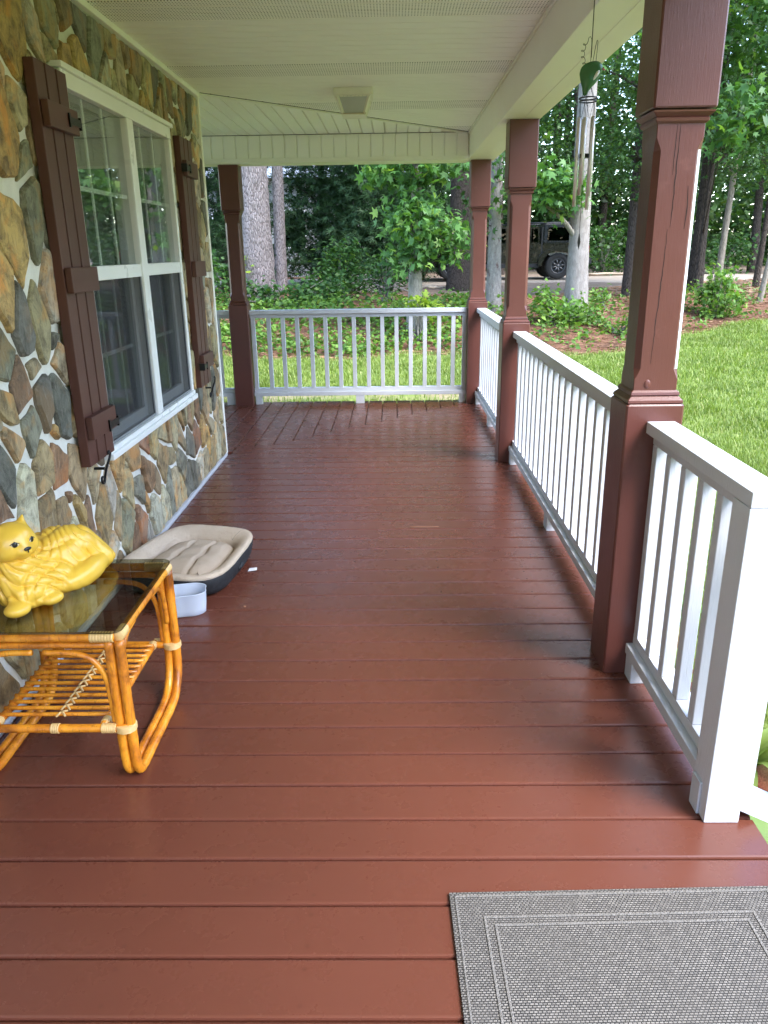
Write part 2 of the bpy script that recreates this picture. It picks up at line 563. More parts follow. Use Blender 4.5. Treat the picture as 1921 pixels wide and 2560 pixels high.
def build_ground():
    xs = np.unique(np.concatenate([np.linspace(-300, -20, 15), np.arange(-20, -7, 1.0), np.arange(-7, 16, 0.2), np.arange(16, 40, 1.5), np.linspace(40, 300, 14)]))
    ys = np.unique(np.concatenate([np.linspace(-200, -6, 12), np.arange(-6, 1, 1.0), np.arange(1, 24, 0.2), np.arange(24, 50, 1.0), np.linspace(50, 400, 14)]))
    X, Y = np.meshgrid(xs, ys)
    Z = ground_z(X, Y)
    nx, ny = len(xs), len(ys)
    V = np.stack([X, Y, Z], -1).reshape(-1, 3)
    i = np.arange(nx - 1)[None, :] + nx * np.arange(ny - 1)[:, None]
    F = np.stack([i, i + 1, i + 1 + nx, i + nx], -1).reshape(-1, 4)
    me = mesh_np('ground', V, F, True)
    x, y = V[:, 0], V[:, 1]
    lawn = sstep((lawn_edge(x) - y) / 0.35 + 0.5)
    lawn *= sstep((y - 0.5) * 2) * 0 + 1
    bed = ((x > 0.6) & (x < 1.6) & (y < 8)).astype(float)             # mulch bed along the porch
    sand = np.exp(-((y - 10.1) / 0.35) ** 2) * sstep((x + 3.2) / 1.5) * sstep((1.6 - x) / 1.2)
    dirt = sstep((y - 18.5) / 3) * sstep((x + 1.0) / 3)
    a = me.attributes.new('zone', 'FLOAT_COLOR', 'POINT')
    a.data.foreach_set('color', np.stack([lawn * (1 - bed), sand, dirt, bed], -1).astype(np.float32).ravel())
    t = NT('earth')
    at = t.n('Attribute', attribute_name='zone')
    sep = t.n('SeparateColor'); t.t.links.new(at.outputs['Color'], sep.inputs[0])
    v = t.pos()
    n1 = t.noise(v, 9, 8, 0.7); n2 = t.noise(v, 1.1, 4); n3 = t.noise(t.pos((1, 1, 1)), 40, 5, 0.75)
    straw = t.mix(n1, (0.075, 0.034, 0.020), (0.26, 0.135, 0.085))
    straw = t.mix(t.maprange(n3, 0.52, 0.68, 0, 0.7), straw, (0.36, 0.21, 0.13))
    straw = t.mix(t.maprange(n2, 0.5, 0.64, 0, 0.6), straw, (0.05, 0.032, 0.022))
    lawn_c = t.mix(n1, (0.12, 0.17, 0.035), (0.27, 0.33, 0.09))
    sand_c = t.mix(n3, (0.30, 0.21, 0.14), (0.46, 0.34, 0.24))
    dirt_c = t.mix(n1, (0.14, 0.10, 0.075), (0.30, 0.23, 0.175))
    dirt_c = t.mix(t.maprange(n2, 0.52, 0.66, 0, 0.5), dirt_c, (0.08, 0.09, 0.035))
    mulch = t.mix(n3, (0.10, 0.025, 0.016), (0.30, 0.085, 0.05))
    c = t.mix(sep.outputs[2], straw, dirt_c)
    c = t.mix(sep.outputs[0], c, lawn_c)
    c = t.mix(t.math('MULTIPLY', sep.outputs[1], t.maprange(n2, 0.35, 0.55)), c, sand_c)
    c = t.mix(at.outputs['Alpha'], c, mulch)
    me.materials.append(t.fin(c, 0.95, t.bump(t.math('ADD', n1, n3), 0.8, 0.04), 0.15))
    tag(link('ground', me, None), 'sloping yard of lawn edge, brown pine straw and bare dirt', None, None, 'structure')


build_ground()

# driveway
t = NT('driveway_gravel')
v = t.pos(); n1 = t.noise(v, 18, 7, 0.7); n2 = t.noise(v, 0.8, 3)
c = t.mix(n1, (0.21, 0.17, 0.13), (0.37, 0.305, 0.24))
M['driveway'] = t.fin(t.mix(t.maprange(n2, 0.45, 0.65, 0, 0.4), c, (0.24, 0.20, 0.155)), 0.9, t.bump(n1, 0.6, 0.02))
xs = np.linspace(-40, 60, 120)
prof = [(0.0, -0.02), (0.05, 0.03), (0.5, 0.05), (0.95, 0.03), (1.0, -0.02)]
V, F = [], []
for x in xs:
    y0 = 25.2 - 0.012 * x; w = 3.9
    for a, dz in prof:
        yy = y0 + a * w
        V.append((x, yy, float(ground_z(x, yy)) + dz))
for i in range(len(xs) - 1):
    for j in range(4):
        F.append((i * 5 + j, (i + 1) * 5 + j, (i + 1) * 5 + j + 1, i * 5 + j + 1))
tag(link('driveway', mesh_np('driveway', V, F, True), 'driveway'), 'pale gravel driveway crossing behind the trees', None, None, 'structure')

# ------------------------------------------------------------------ porch floor
PITCH = 0.1419
Y0 = 2.960 - PITCH * 30                      # a joint line
XL, XR, YF = -1.262, 0.945, 7.775            # wall side, outer edge, far edge of the floor
CX, CY = -1.262, 5.62                        # mitre starts at the house corner
BW = PITCH - 0.0062
floor = empty('porch_floor', (0, 3, 0), 'red brown painted plank floor of the porch', None, None, 'structure')


def board_profile(hw):
    r = 0.0034; top = 0.0; bot = -0.027
    return [(-hw, bot), (hw, bot), (hw, top - r * 1.6), (hw - r * .45, top - r * .5), (hw - r * 1.6, top), (-hw + r * 1.6, top), (-hw + r * .45, top - r * .5), (-hw, top - r * 1.6)]


def board(name, yc, xa, xb, slant_a=0.0, slant_b=0.0, swap=False):
    """Plank running along x centred on yc; ends shift by slant * (y - yc). Local frame x along the plank."""
    pr = board_profile(BW / 2)
    L = [(xa + slant_a * y, y, z) for y, z in pr] + [(xb + slant_b * y, y, z) for y, z in pr]
    n = len(pr)
    F = [(j, n + j, n + (j + 1) % n, (j + 1) % n)[::-1] for j in range(n)] + [tuple(range(n)), tuple(range(n, 2 * n))[::-1]]
    me = mesh_np(name, L, F)
    o = link(name, me, 'deck', floor, (0, yc, 0) if not swap else (yc, 0, 0))
    if swap:
        o.rotation_euler = (0, 0, R(-90))     # local x -> world -y ; local y -> world x
    return o


k = 0
plank0 = None
while True:
    ya = Y0 + k * PITCH; yc = ya + PITCH / 2
    k += 1
    if yc > YF - 0.05: break
    dz = random.uniform(-0.0008, 0.0008)
    if yc + PITCH / 2 < CY:
        if plank0 is None:
            o = plank0 = board('floor_board', yc, XL, XR)
        else:
            o = plank0.copy(); COL.objects.link(o); o.location = (0, yc - 3, 0)
    else:
        s = yc - CY
        if XL + s > XR - 0.1: break
        o = board('floor_board', yc, XL + s + 0.003, XR, 1.0, 0.0)
    o.location.z = dz
# planks of the wing that wraps round the far corner, running away from the camera
k = 0
while True:
    xc = CX - 6 * PITCH + (k + 0.5) * PITCH + 0.012
    k += 1
    if xc > XR - 0.1: break
    ystart = 5.66 if xc < CX else CY + (xc - CX)
    sl = 0.0 if xc < CX - PITCH / 2 else 1.0
    if ystart > YF - 0.08: break
    board('floor_board', xc, -YF, -(ystart + 0.003), 0.0, -sl, swap=True).location.z = random.uniform(-0.0008, 0.0008)
box('floor_joist_skirt', XL, XR - 0.02, -1.3, YF - 0.02, -0.24, -0.031, 'crack', floor)
box('floor_joist_skirt', -2.6, XL - 0.005, 5.7, YF - 0.02, -0.24, -0.031, 'crack', floor)

# steps down to the yard at the right of the mat (seen only from beside)
steps = empty('porch_steps', (1.4, 0.9, -0.57), 'red brown wooden steps beside the doormat', 'steps')
for i in range(3):
    box('tread', 0.955 + 0.28 * i, 0.955 + 0.28 * i + 0.275, 0.1, 1.58, -0.16 - 0.135 * i - 0.03, -0.16 - 0.135 * i, 'deck', steps, 0.004)
for i in range(3):
    zt_ = -0.1905 - 0.135 * i
    box('riser', 0.96 + 0.28 * i, 0.955 + 0.28 * i + 0.262, 0.12, 1.56, -0.62, zt_, 'deck', steps)

# ------------------------------------------------------------------ house with the stone wall
WX = -1.282                                   # mortar face
house = empty('stone_house', (WX, 3.5, 0), 'house wall of mixed brown and grey stone with a double window', 'house')
WY0, WY1, WZ0, WZ1 = 3.222, 4.722, 0.605, 2.115      # window opening
m = MB()
def quad(y0, y1, z0, z1, nx=1):
    m.add([(WX, y0, z0), (WX, y1, z0), (WX, y1, z1), (WX, y0, z1)], [(0, 1, 2, 3)])
quad(-1.6, WY0, 0, 2.46); quad(WY1, 5.585, 0, 2.46); quad(WY0, WY1, 0, WZ0); quad(WY0, WY1, WZ1, 2.46)
m.obj('mortar', 'mortar', house)
m = MB()                                       # other walls of the house close the volume
m.add([(WX, 5.585, -0.6), (-7, 5.585, -0.6), (-7, 5.585, 2.6), (WX, 5.585, 2.6)], [(0, 1, 2, 3)])
m.add([(-7, 5.585, -0.6), (-7, -1.6, -0.6), (-7, -1.6, 2.6), (-7, 5.585, 2.6)], [(0, 1, 2, 3)])
m.add([(-7, -1.6, -0.6), (WX, -1.6, -0.6), (WX, -1.6, 2.6), (-7, -1.6, 2.6)], [(0, 1, 2, 3)])
m.obj('side_wall', 'mortar', house)
box('foundation', -7, WX - 0.01, -1.6, 5.58, -0.6, -0.002, 'mortar', house)

SEEDS = "2.91,2.17,O 2.74,1.84,O 2.88,1.95,T 2.87,1.76,G 2.88,1.61,G 2.73,1.53,O 3.11,2.22,P 3.25,2.29,G 3.38,2.33,T 3.45,2.36,B 3.23,2.18,T 3.52,2.22,O 3.55,2.34,D 3.73,2.28,G 3.94,2.32,T 4.17,2.36,B 3.94,2.21,T 4.21,2.22,T 4.47,2.31,T 4.64,2.33,D 4.9,2.35,B 4.66,2.21,T 5.17,2.36,B 4.73,2.17,B 5.15,2.22,G 5.31,2.24,D 2.71,1.69,T 2.81,2.03,P 3.06,2.05,T 2.57,1.33,O 2.65,1.22,D 2.82,1.21,T 2.95,1.29,P 2.51,1.13,D 2.7,1.07,T 2.92,1.04,T 2.58,1.05,R 2.47,1.02,B 2.62,0.9,G 2.75,0.95,D 2.89,0.91,D 2.8,0.83,O 2.96,0.82,B 2.47,0.85,B 2.38,0.95,G 2.37,0.83,T 2.4,0.76,D 2.66,0.69,B 2.79,0.68,R 2.94,0.64,B 3.11,0.54,T 3.39,0.5,O 3.61,0.52,B 3.77,0.49,R 3.94,0.48,T 4.2,0.51,B 4.47,0.51,O 4.44,0.4,T 4.66,0.47,B 4.85,0.51,R 5.06,0.5,B 4.07,0.38,B 4.22,0.36,T 4.42,0.28,G 4.65,0.31,D 4.82,0.32,R 4.81,0.18,P 5.1,0.25,O 5.38,0.2,P 5.36,0.55,D 5.37,0.89,B 5.39,1.11,P 2.91,1.16,D 2.48,1.2,T 2.48,0.63,P 2.63,0.54,B 2.77,0.5,B 2.8,0.56,R 3.26,0.43,P 3.15,0.35,B 2.99,0.37,R 3.33,0.34,T 3.41,0.25,G 3.49,0.15,R 3.6,0.21,R 3.61,0.34,G 3.74,0.28,B 3.93,0.27,B 3.77,0.38,R 4.24,0.17,T 3.85,0.15,P 4.53,0.1,D 3.16,0.22,P 2.89,0.46,O 2.32,0.65,P 2.83,0.37,P 2.31,0.7,R"
SCOL = dict(O=(0.52, 0.345, 0.130), T=(0.46, 0.385, 0.220), G=(0.30, 0.295, 0.215), P=(0.55, 0.505, 0.37), B=(0.36, 0.260, 0.140), D=(0.185, 0.182, 0.145), R=(0.32, 0.185, 0.105))


def stones():
    AZ = 0.62
    S = [(float(a), float(b) * AZ, c) for a, b, c in (s.split(',') for s in SEEDS.split())]
    rr = random.Random(5)
    def in_win(y, z): return WY0 - 0.02 < y < WY1 + 0.02 and WZ0 - 0.02 < z < WZ1 + 0.02
    S = [s for s in S if not in_win(s[0], s[1] / AZ)]
    for tries, rad in ((900, 0.15), (4000, 0.105)):
        for _ in range(tries):
            y = rr.uniform(1.5, 5.53); z = rr.uniform(0.06, 2.40)
            if in_win(y, z) or (y < 2.3 and rad < 0.1): continue
            if 2.3 < y < 3.0 and z > 0.6 and rad < 0.12: continue
            if all((y - a) ** 2 + (z * AZ - b) ** 2 > rad * rad for a, b, _ in S):
                S.append((y, z * AZ, rr.choice('OTTGPBBDTT')))
    P = np.array([(s[0], s[1]) for s in S])
    WT = np.array([rr.uniform(-0.0042, 0.0042) + (0.006 if (s[2] == 'O' and s[0] < 3.0 and s[1] > 0.75) else 0) for s in S])
    for i, (py, pz, kcol) in enumerate(S):
        poly = [(1.35, 0.034 * AZ), (5.555, 0.034 * AZ), (5.555, 2.405 * AZ), (1.35, 2.405 * AZ)]
        def clip(poly, nx, ny, d):           # keep nx*x+ny*y<=d
            out = []
            for j in range(len(poly)):
                a, b = poly[j], poly[(j + 1) % len(poly)]
                da, db = nx * a[0] + ny * a[1] - d, nx * b[0] + ny * b[1] - d
                if da <= 0: out.append(a)
                if (da < 0 < db) or (db < 0 < da):
                    f = da / (da - db)
                    out.append((a[0] + f * (b[0] - a[0]), a[1] + f * (b[1] - a[1])))
            return out
        dd = np.hypot(P[:, 0] - py, P[:, 1] - pz)
        for j in np.argsort(dd)[1:26]:
            nx, ny = P[j, 0] - py, P[j, 1] - pz
            L = math.hypot(nx, ny)
            nx, ny = nx / L, ny / L
            gap = 0.0088 + 0.0048 * math.sin(i * 1.7 + j)
            ang = 0.38 * math.sin(i * 2.3 + j * 3.1 if i < j else j * 2.3 + i * 3.1)   # cells share the tilt of their common joint
            mx, my = (P[j, 0] + py) / 2, (P[j, 1] + pz) / 2
            cx, cy = nx * math.cos(ang) - ny * math.sin(ang), nx * math.sin(ang) + ny * math.cos(ang)
            poly = clip(poly, cx, cy, cx * mx + cy * my - gap + (WT[i] - WT[j]) / (2 * L))
            if len(poly) < 3: break
        if len(poly) < 3: continue
        z = pz / AZ
        sides = [(WY0 - py, (1, 0, WY0 - 0.006)), (py - WY1, (-1, 0, -WY1 - 0.006)), (z - WZ1, (0, -1, -(WZ1 + 0.012) * AZ)), (WZ0 - z, (0, 1, (WZ0 - 0.012) * AZ))]
        if 2.9 < py < 5.0 and 0.3 < z < 2.4:
            s = max(sides, key=lambda q: q[0])
            poly = clip(poly, *s[1])
        if len(poly) < 3: continue
        poly = [(a, b / AZ) for a, b in poly]
        # subdivide, round the corners, roughen
        q = []
        for j in range(len(poly)):
            a, b = np.array(poly[j]), np.array(poly[(j + 1) % len(poly)])
            L = np.hypot(*(b - a))
            if L < 0.016:
                q.append(tuple((a + b) / 2)); continue
            nrm_ = np.array([b[1] - a[1], a[0] - b[0]]) / L
            f = min(0.3, 0.006 / L)
            q += [tuple(a + (b - a) * f), tuple(a + (b - a) * (1 - f))] if L < 0.06 else [tuple(a + (b - a) * f)] + [tuple(a + (b - a) * g_ + nrm_ * rr.uniform(-.007, .005)) for g_ in ((0.5,) if L < .13 else (0.33, 0.67))] + [tuple(a + (b - a) * (1 - f))]
        poly = q
        poly = np.array(poly)
        area = 0.5 * np.sum(poly[:, 0] * np.roll(poly[:, 1], -1) - np.roll(poly[:, 0], -1) * poly[:, 1])
        if abs(area) < 0.0006: continue
        ctr = poly.mean(0)
        poly += np.array([[rr.uniform(-.0025, .0025), rr.uniform(-.003, .003)] for _ in poly])
        n = len(poly)
        proud = rr.uniform(0.012, 0.026)
        ty, tz = rr.uniform(-.03, .03), rr.uniform(-.03, .03)
        def ring(sc, dx):
            p = ctr + (poly - ctr) * sc
            return [(WX + dx + (ty * (a - ctr[0]) + tz * (b - ctr[1])) * (dx > 0.004), a, b) for a, b in p]
        rad = math.sqrt(abs(area) / math.pi)
        V = ring(1.0, -0.004) + ring(1.0, proud * 0.55) + ring(max(0.6, 1 - 0.0065 / rad), proud) + [(WX + proud + 0.0008, ctr[0], ctr[1])]
        F = []
        for l in range(2):
            for j in range(n):
                k2 = (j + 1) % n
                F.append((l * n + j, l * n + k2, (l + 1) * n + k2, (l + 1) * n + j))
        F += [(2 * n + j, 2 * n + (j + 1) % n, 3 * n) for j in range(n)]
        V = np.array(V); c0 = np.array([WX, ctr[0], ctr[1]])
        me = mesh_np('stone', V - c0, F)
        o = link('stone', me, 'stone', house, c0)
        base = SCOL[kcol]; f = rr.uniform(0.8, 1.2)
        o.color = (base[0] * f, base[1] * f * rr.uniform(.95, 1.05), base[2] * f * rr.uniform(.9, 1.1), 1)


stones()
box('base_trim', WX, -1.262, 1.0, 5.60, 0.002, 0.028, 'white', house, 0.002)
box('corner_trim', WX - 0.02, -1.256, 5.555, 5.592, 0.029, 2.43, 'trim', house, 0.003)
box('top_trim', WX, -1.250, -1.5, 5.60, 2.412, 2.4395, 'trim', house, 0.003)

# window
FX0, FX1 = -1.34, -1.238
win = empty('window', (FX1, (WY0 + WY1) / 2, WZ0)); win.parent = house; win.location -= house.location
wf = MB()
box('frame', FX0, FX1, WY0, WY1, WZ1 - 0.058, WZ1, 'window_white', win, 0.004)
box('head_trim', FX0, FX1 + 0.014, WY0 - 0.012, WY1 + 0.012, WZ1 + 0.0005, WZ1 + 0.022, 'window_white', win, 0.003)
box('frame', FX0, FX1 - 0.002, WY0, WY0 + 0.062, WZ0 + 0.047, WZ1 - 0.059, 'window_white', win, 0.003)
box('frame', FX0, FX1 - 0.002, WY1 - 0.040, WY1, WZ0 + 0.047, WZ1 - 0.059, 'window_white', win, 0.003)
box('mullion', FX0, FX1 + 0.003, 3.955, 4.045, WZ0 + 0.047, WZ1 - 0.059, 'window_white', win, 0.006)
box('sill', FX0, FX1 + 0.018, WY0 - 0.01, WY1 + 0.01, WZ0 - 0.004, WZ0 + 0.024, 'window_white', win, 0.005)
box('sill', FX0, FX1 + 0.006, WY0 - 0.002, WY1 + 0.002, WZ0 + 0.0245, WZ0 + 0.046, 'window_white', win, 0.004)
MR0, MR1 = 1.347, 1.405
for a, b in ((WY0 + 0.0625, 3.9545), (4.0455, WY1 - 0.0405)):
    box('meeting_rail', FX0 + 0.01, FX1 - 0.006, a, b, MR0, MR1, 'window_white', win, 0.003)
    # upper sash: glass with white grilles behind it
    box('pane', -1.272, -1.268, a, b, MR1 + 0.0005, WZ1 - 0.0595, 'glass', win)
    w = b - a
    for f in (0.333, 0.667):
        box('grille_bar', -1.280, -1.2745, a + w * f - 0.009, a + w * f + 0.009, MR1 + 0.001, WZ1 - 0.060, 'window_white', win)
    zm = (MR1 + WZ1 - 0.06) / 2 - 0.02
    for (u, v_) in ((0, .333), (.333, .667), (.667, 1)):
        box('grille_bar', -1.280, -1.2745, a + w * u + (0.0095 if u else 0), a + w * v_ - (0.0095 if v_ < 1 else 0), zm - 0.009, zm + 0.009, 'window_white', win)
    # lower sash set back behind an insect screen
    box('screen', -1.2535, -1.2525, a + 0.012, b - 0.012, WZ0 + 0.06, MR0 - 0.001, 'screen', win)
    M.setdefault('screen_frame', plain('screen_frame', (0.20, 0.205, 0.21), 0.5))
    box('screen_frame', -1.258, -1.248, a + 0.0005, a + 0.0118, WZ0 + 0.0475, MR0 - 0.001, 'screen_frame', win)
    box('screen_frame', -1.258, -1.248, b - 0.0118, b - 0.0005, WZ0 + 0.0475, MR0 - 0.001, 'screen_frame', win)
    box('screen_frame', -1.258, -1.248, a + 0.012, b - 0.012, WZ0 + 0.0475, WZ0 + 0.0595, 'screen_frame', win)
    box('lower_sash', -1.318, -1.290, a + 0.001, a + 0.040, WZ0 + 0.048, MR0 - 0.001, 'window_white', win, 0.002)
    box('lower_sash', -1.318, -1.290, b - 0.040, b - 0.001, WZ0 + 0.048, MR0 - 0.001, 'window_white', win, 0.002)
    box('lower_sash', -1.318, -1.290, a + 0.041, b - 0.041, WZ0 + 0.048, WZ0 + 0.10, 'window_white', win, 0.002)
    box('pane', -1.306, -1.302, a + 0.041, b - 0.041, WZ0 + 0.1005, MR0 - 0.002, 'glass', win)
    for f in (0.35, 0.65):
        box('grille_bar', -1.313, -1.308, a + w * f - 0.009, a + w * f + 0.009, WZ0 + 0.101, MR0 - 0.003, 'window_white', win)
    zl = 1.02
    for (u, v_) in ((.07, .35), (.35, .65), (.65, .93)):
        box('grille_bar', -1.313, -1.308, a + w * u + 0.0095, a + w * v_ - 0.0095, zl - 0.009, zl + 0.009, 'window_white', win)
    bl = MB()
    z = WZ0 + 0.02
    while z < WZ1:
        bl.add([(-1.368, a - 0.02, z), (-1.368, b + 0.02, z), (-1.377, b + 0.02, z + 0.028), (-1.377, a - 0.02, z + 0.028)], [(0, 1, 2, 3)])
        z += 0.026
    tag(bl.obj('blind_slats', 'blind', win), kind='stuff')
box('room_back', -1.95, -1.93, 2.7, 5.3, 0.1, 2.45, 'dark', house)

# shutters
def shutter(y0, y1, hinge_low, group_label):
    sh = empty('shutter', (-1.25, (y0 + y1) / 2, 0.63)); sh.parent = house; sh.location -= house.location
    z0, z1 = 0.640, 2.096
    w = (y1 - y0 - 0.024) / 3
    for i in range(3):
        box('board', -1.2615, -1.224, y0 + i * (w + 0.012), y0 + i * (w + 0.012) + w, z0, z1, 'shutter', sh, 0.003)
    box('backing', -1.2615, -1.252, y0 + w - 0.001, y1 - w + 0.001, z0 + 0.01, z1 - 0.01, 'shutter', sh)
    for za, zb in ((1.882, 1.968), (1.314, 1.406), (0.750, 0.842)):
        box('batten', -1.2215, -1.196, y0 + 0.006, y1 - 0.004, za, zb, 'shutter', sh, 0.003)
    for zc in (1.925, 0.772):
        hm = MB()
        ya, yb = (y1 - 0.105, y1 + 0.004) if hinge_low else (y0 - 0.004, y0 + 0.075)
        s = 1 if hinge_low else -1
        ye = yb if hinge_low else ya
        hm.box(-1.1955, -1.191, ya, yb, zc - 0.013, zc + 0.013)
        hm.box(-1.1955, -1.189, (ya if hinge_low else yb - .012), (ya + .012 if hinge_low else yb), zc - 0.024, zc + 0.024)
        hm.box(-1.225, -1.1905, ye - 0.001 if hinge_low else ye - 0.006, ye + 0.006 if hinge_low else ye + .001, zc - 0.022, zc + 0.022)
        hm.obj('hinge', 'iron', sh)
    # S-shaped hold back
    yc = y0 + 0.115 if hinge_low else y1 - 0.05
    a = np.linspace(0, 1, 40)
    pts = []
    for u in a:
        if u < 0.25:
            th = u / 0.25 * 1.5 * math.pi
            rr_ = 0.006 + 0.010 * (u / .25)
            pts.append((-1.193, yc + 0.012 - rr_ * math.cos(th), 0.665 + rr_ * math.sin(th) * 1.0))
        elif u < 0.7:
            f = (u - .25) / .45
            pts.append((-1.193 - 0.03 * f, yc + 0.012 - 0.010 * math.sin(f * math.pi), 0.645 - 0.085 * f))
        else:
            f = (u - .7) / .3; th = f * 1.5 * math.pi
            rr_ = 0.022 - 0.012 * f
            pts.append((-1.223, yc - 0.010 + rr_ * math.cos(th), 0.560 - rr_ * math.sin(th)))
    tube('shutter_dog', pts, 0.0055, 'iron', sh, 8)
    box('shutter_dog_pin', -1.262, -1.218, yc + 0.003, yc + 0.013, 0.597, 0.607, 'iron', sh)
    return sh


shutter(2.962, 3.240, True, '')
shutter(4.855, 5.130, False, '')

# ------------------------------------------------------------------ ceiling, beams and roof
CZ = 2.440
ceil = empty('porch_ceiling', (0, 3, CZ), 'cream vinyl soffit ceiling with vented strips', None, None, 'structure')


def soffit_profile(w, nb=3):
    """(across, z) profile of a vinyl panel: nb flat boards with grooves."""
    p = []
    bw = w / nb
    for i in range(nb):
        a = i * bw
        p += [(a, 0.018), (a + 0.009, 0.0), (a + bw - 0.004, 0.0), (a + bw - 0.0005, 0.018)]
    return p


def soffit_panel(y0, w, xa, xb, vented, slant=False, swap=False):
    pr = soffit_profile(w)
    n = len(pr)
    V = []
    for end in (0, 1):
        for a, z in pr:
            yy = y0 + a
            if not swap:
                xs_ = xa if not slant else max(xa, CX + max(0, yy - 5.585))
                V.append(((xs_ if end == 0 else xb), yy, CZ + z))
            else:
                ys_ = xa if not slant else max(xa, 5.585 + (yy - CX))
                V.append((yy, (ys_ if end == 0 else xb), CZ + z))
    F = []
    for j in range(n - 1):
        F.append((j, j + 1, n + j + 1, n + j) if not swap else (j, n + j, n + j + 1, j + 1))
    c = np.mean(V, 0)
    link('ceiling_panel', mesh_np('ceiling_panel', np.array(V) - c, F), 'vent' if vented else 'vinyl', ceil, c)


PW = 0.295
y = 3.652 - 15 * PW
i = -15
while y < 7.5:
    soffit_panel(y, PW - 0.001, WX + 0.005, 0.695, i % 4 == 0, slant=True)
    y += PW; i += 1
x = CX - 5 * 0.30
while x < 0.69:
    soffit_panel(x, 0.299, 5.6 if x < CX - .01 else 5.5, 7.505, False, slant=True, swap=True)
    x += 0.30
# mitre strip
V = []
for s_, q in ((0, -1), (0, 1), (1, -1), (1, 1)):
    px, py = CX + s_ * 1.95, 5.585 + s_ * 1.95
    V += [(px + q * 0.012, py - q * 0.012, CZ - 0.012), (px + q * 0.012, py - q * 0.012, CZ + 0.006)]
link('mitre_strip', mesh_np('mitre_strip', V, [(0, 2, 6, 4), (0, 4, 5, 1), (2, 3, 7, 6)]), 'trim', ceil)
V = []
for s_, q in ((0, 0.012), (0, 0.019), (1, 0.012), (1, 0.019)):
    px, py = CX + s_ * 1.95, 5.585 + s_ * 1.95
    V += [(px + q, py - q, CZ - 0.0015), (px + q, py - q, CZ + 0.006)]
link('mitre_joint', mesh_np('mitre_joint', V, [(0, 2, 6, 4), (0, 4, 5, 1), (2, 3, 7, 6)]), 'crack', ceil)
box('beam_joint', -2.7, 0.66, 7.4965, 7.4995, CZ - 0.0045, CZ - 0.0005, 'crack', ceil)

BX0, BX1, BZ = 0.690, 0.935, 2.222
beam = empty('porch_beam', (0.81, 3, BZ), 'cream wrapped roof beam above the brown posts', None, None, 'structure')
box('beam_wrap', BX0, BX1, -1.0, 7.78, BZ, 2.56, 'trim', beam, 0.004)
box('beam_top_trim', BX0 - 0.012, BX0 - 0.0005, -1.3, 7.49, CZ - 0.018, CZ - 0.001, 'trim', beam, 0.003)
box('beam_seam', 0.825, 0.8275, -1.3, 7.78, BZ - 0.0022, BZ - 0.0002, 'trim', beam)
fb = empty('porch_beam', (-0.5, 7.6, BZ), 'cream ribbed roof beam across the far end of the porch', None, None, 'structure')
box('beam_core', -2.7, BX0 - 0.001, 7.512, 7.74, BZ + 0.001, 2.56, 'trim', fb)
box('beam_bottom_trim', -2.7, BX0 - 0.002, 7.488, 7.745, BZ - 0.012, BZ + 0.0005, 'trim', fb, 0.003)
box('beam_bottom_trim', -2.7, BX0 - 0.002, 7.490, 7.503, BZ + 0.001, BZ + 0.026, 'trim', fb, 0.003)
k = 0
x = BX0 - 0.004
me = None
while x > -2.6:
    w = 0.1085
    if me is None:
        P = [(0, 0.010), (0.006, 0), (w - 0.007, 0), (w, 0.010)]
        V = [(a - w / 2, b, z) for z in (0, 0.205) for a, b in P]
        me = mesh_np('rib_panel', V, [(j, j + 1, 5 + j, 4 + j) for j in range(3)])
    link('rib_panel', me, 'vinyl', fb, (x - w / 2, 7.500, BZ + 0.027))
    x -= 0.1095
roof = box('roof', -7.2, 1.30, -1.0, 8.15, 2.60, 2.72, 'crack', house)
box('roof_fascia', 0.95, 1.30, -1.0, 8.15, 2.565, 2.595, 'trim', house)

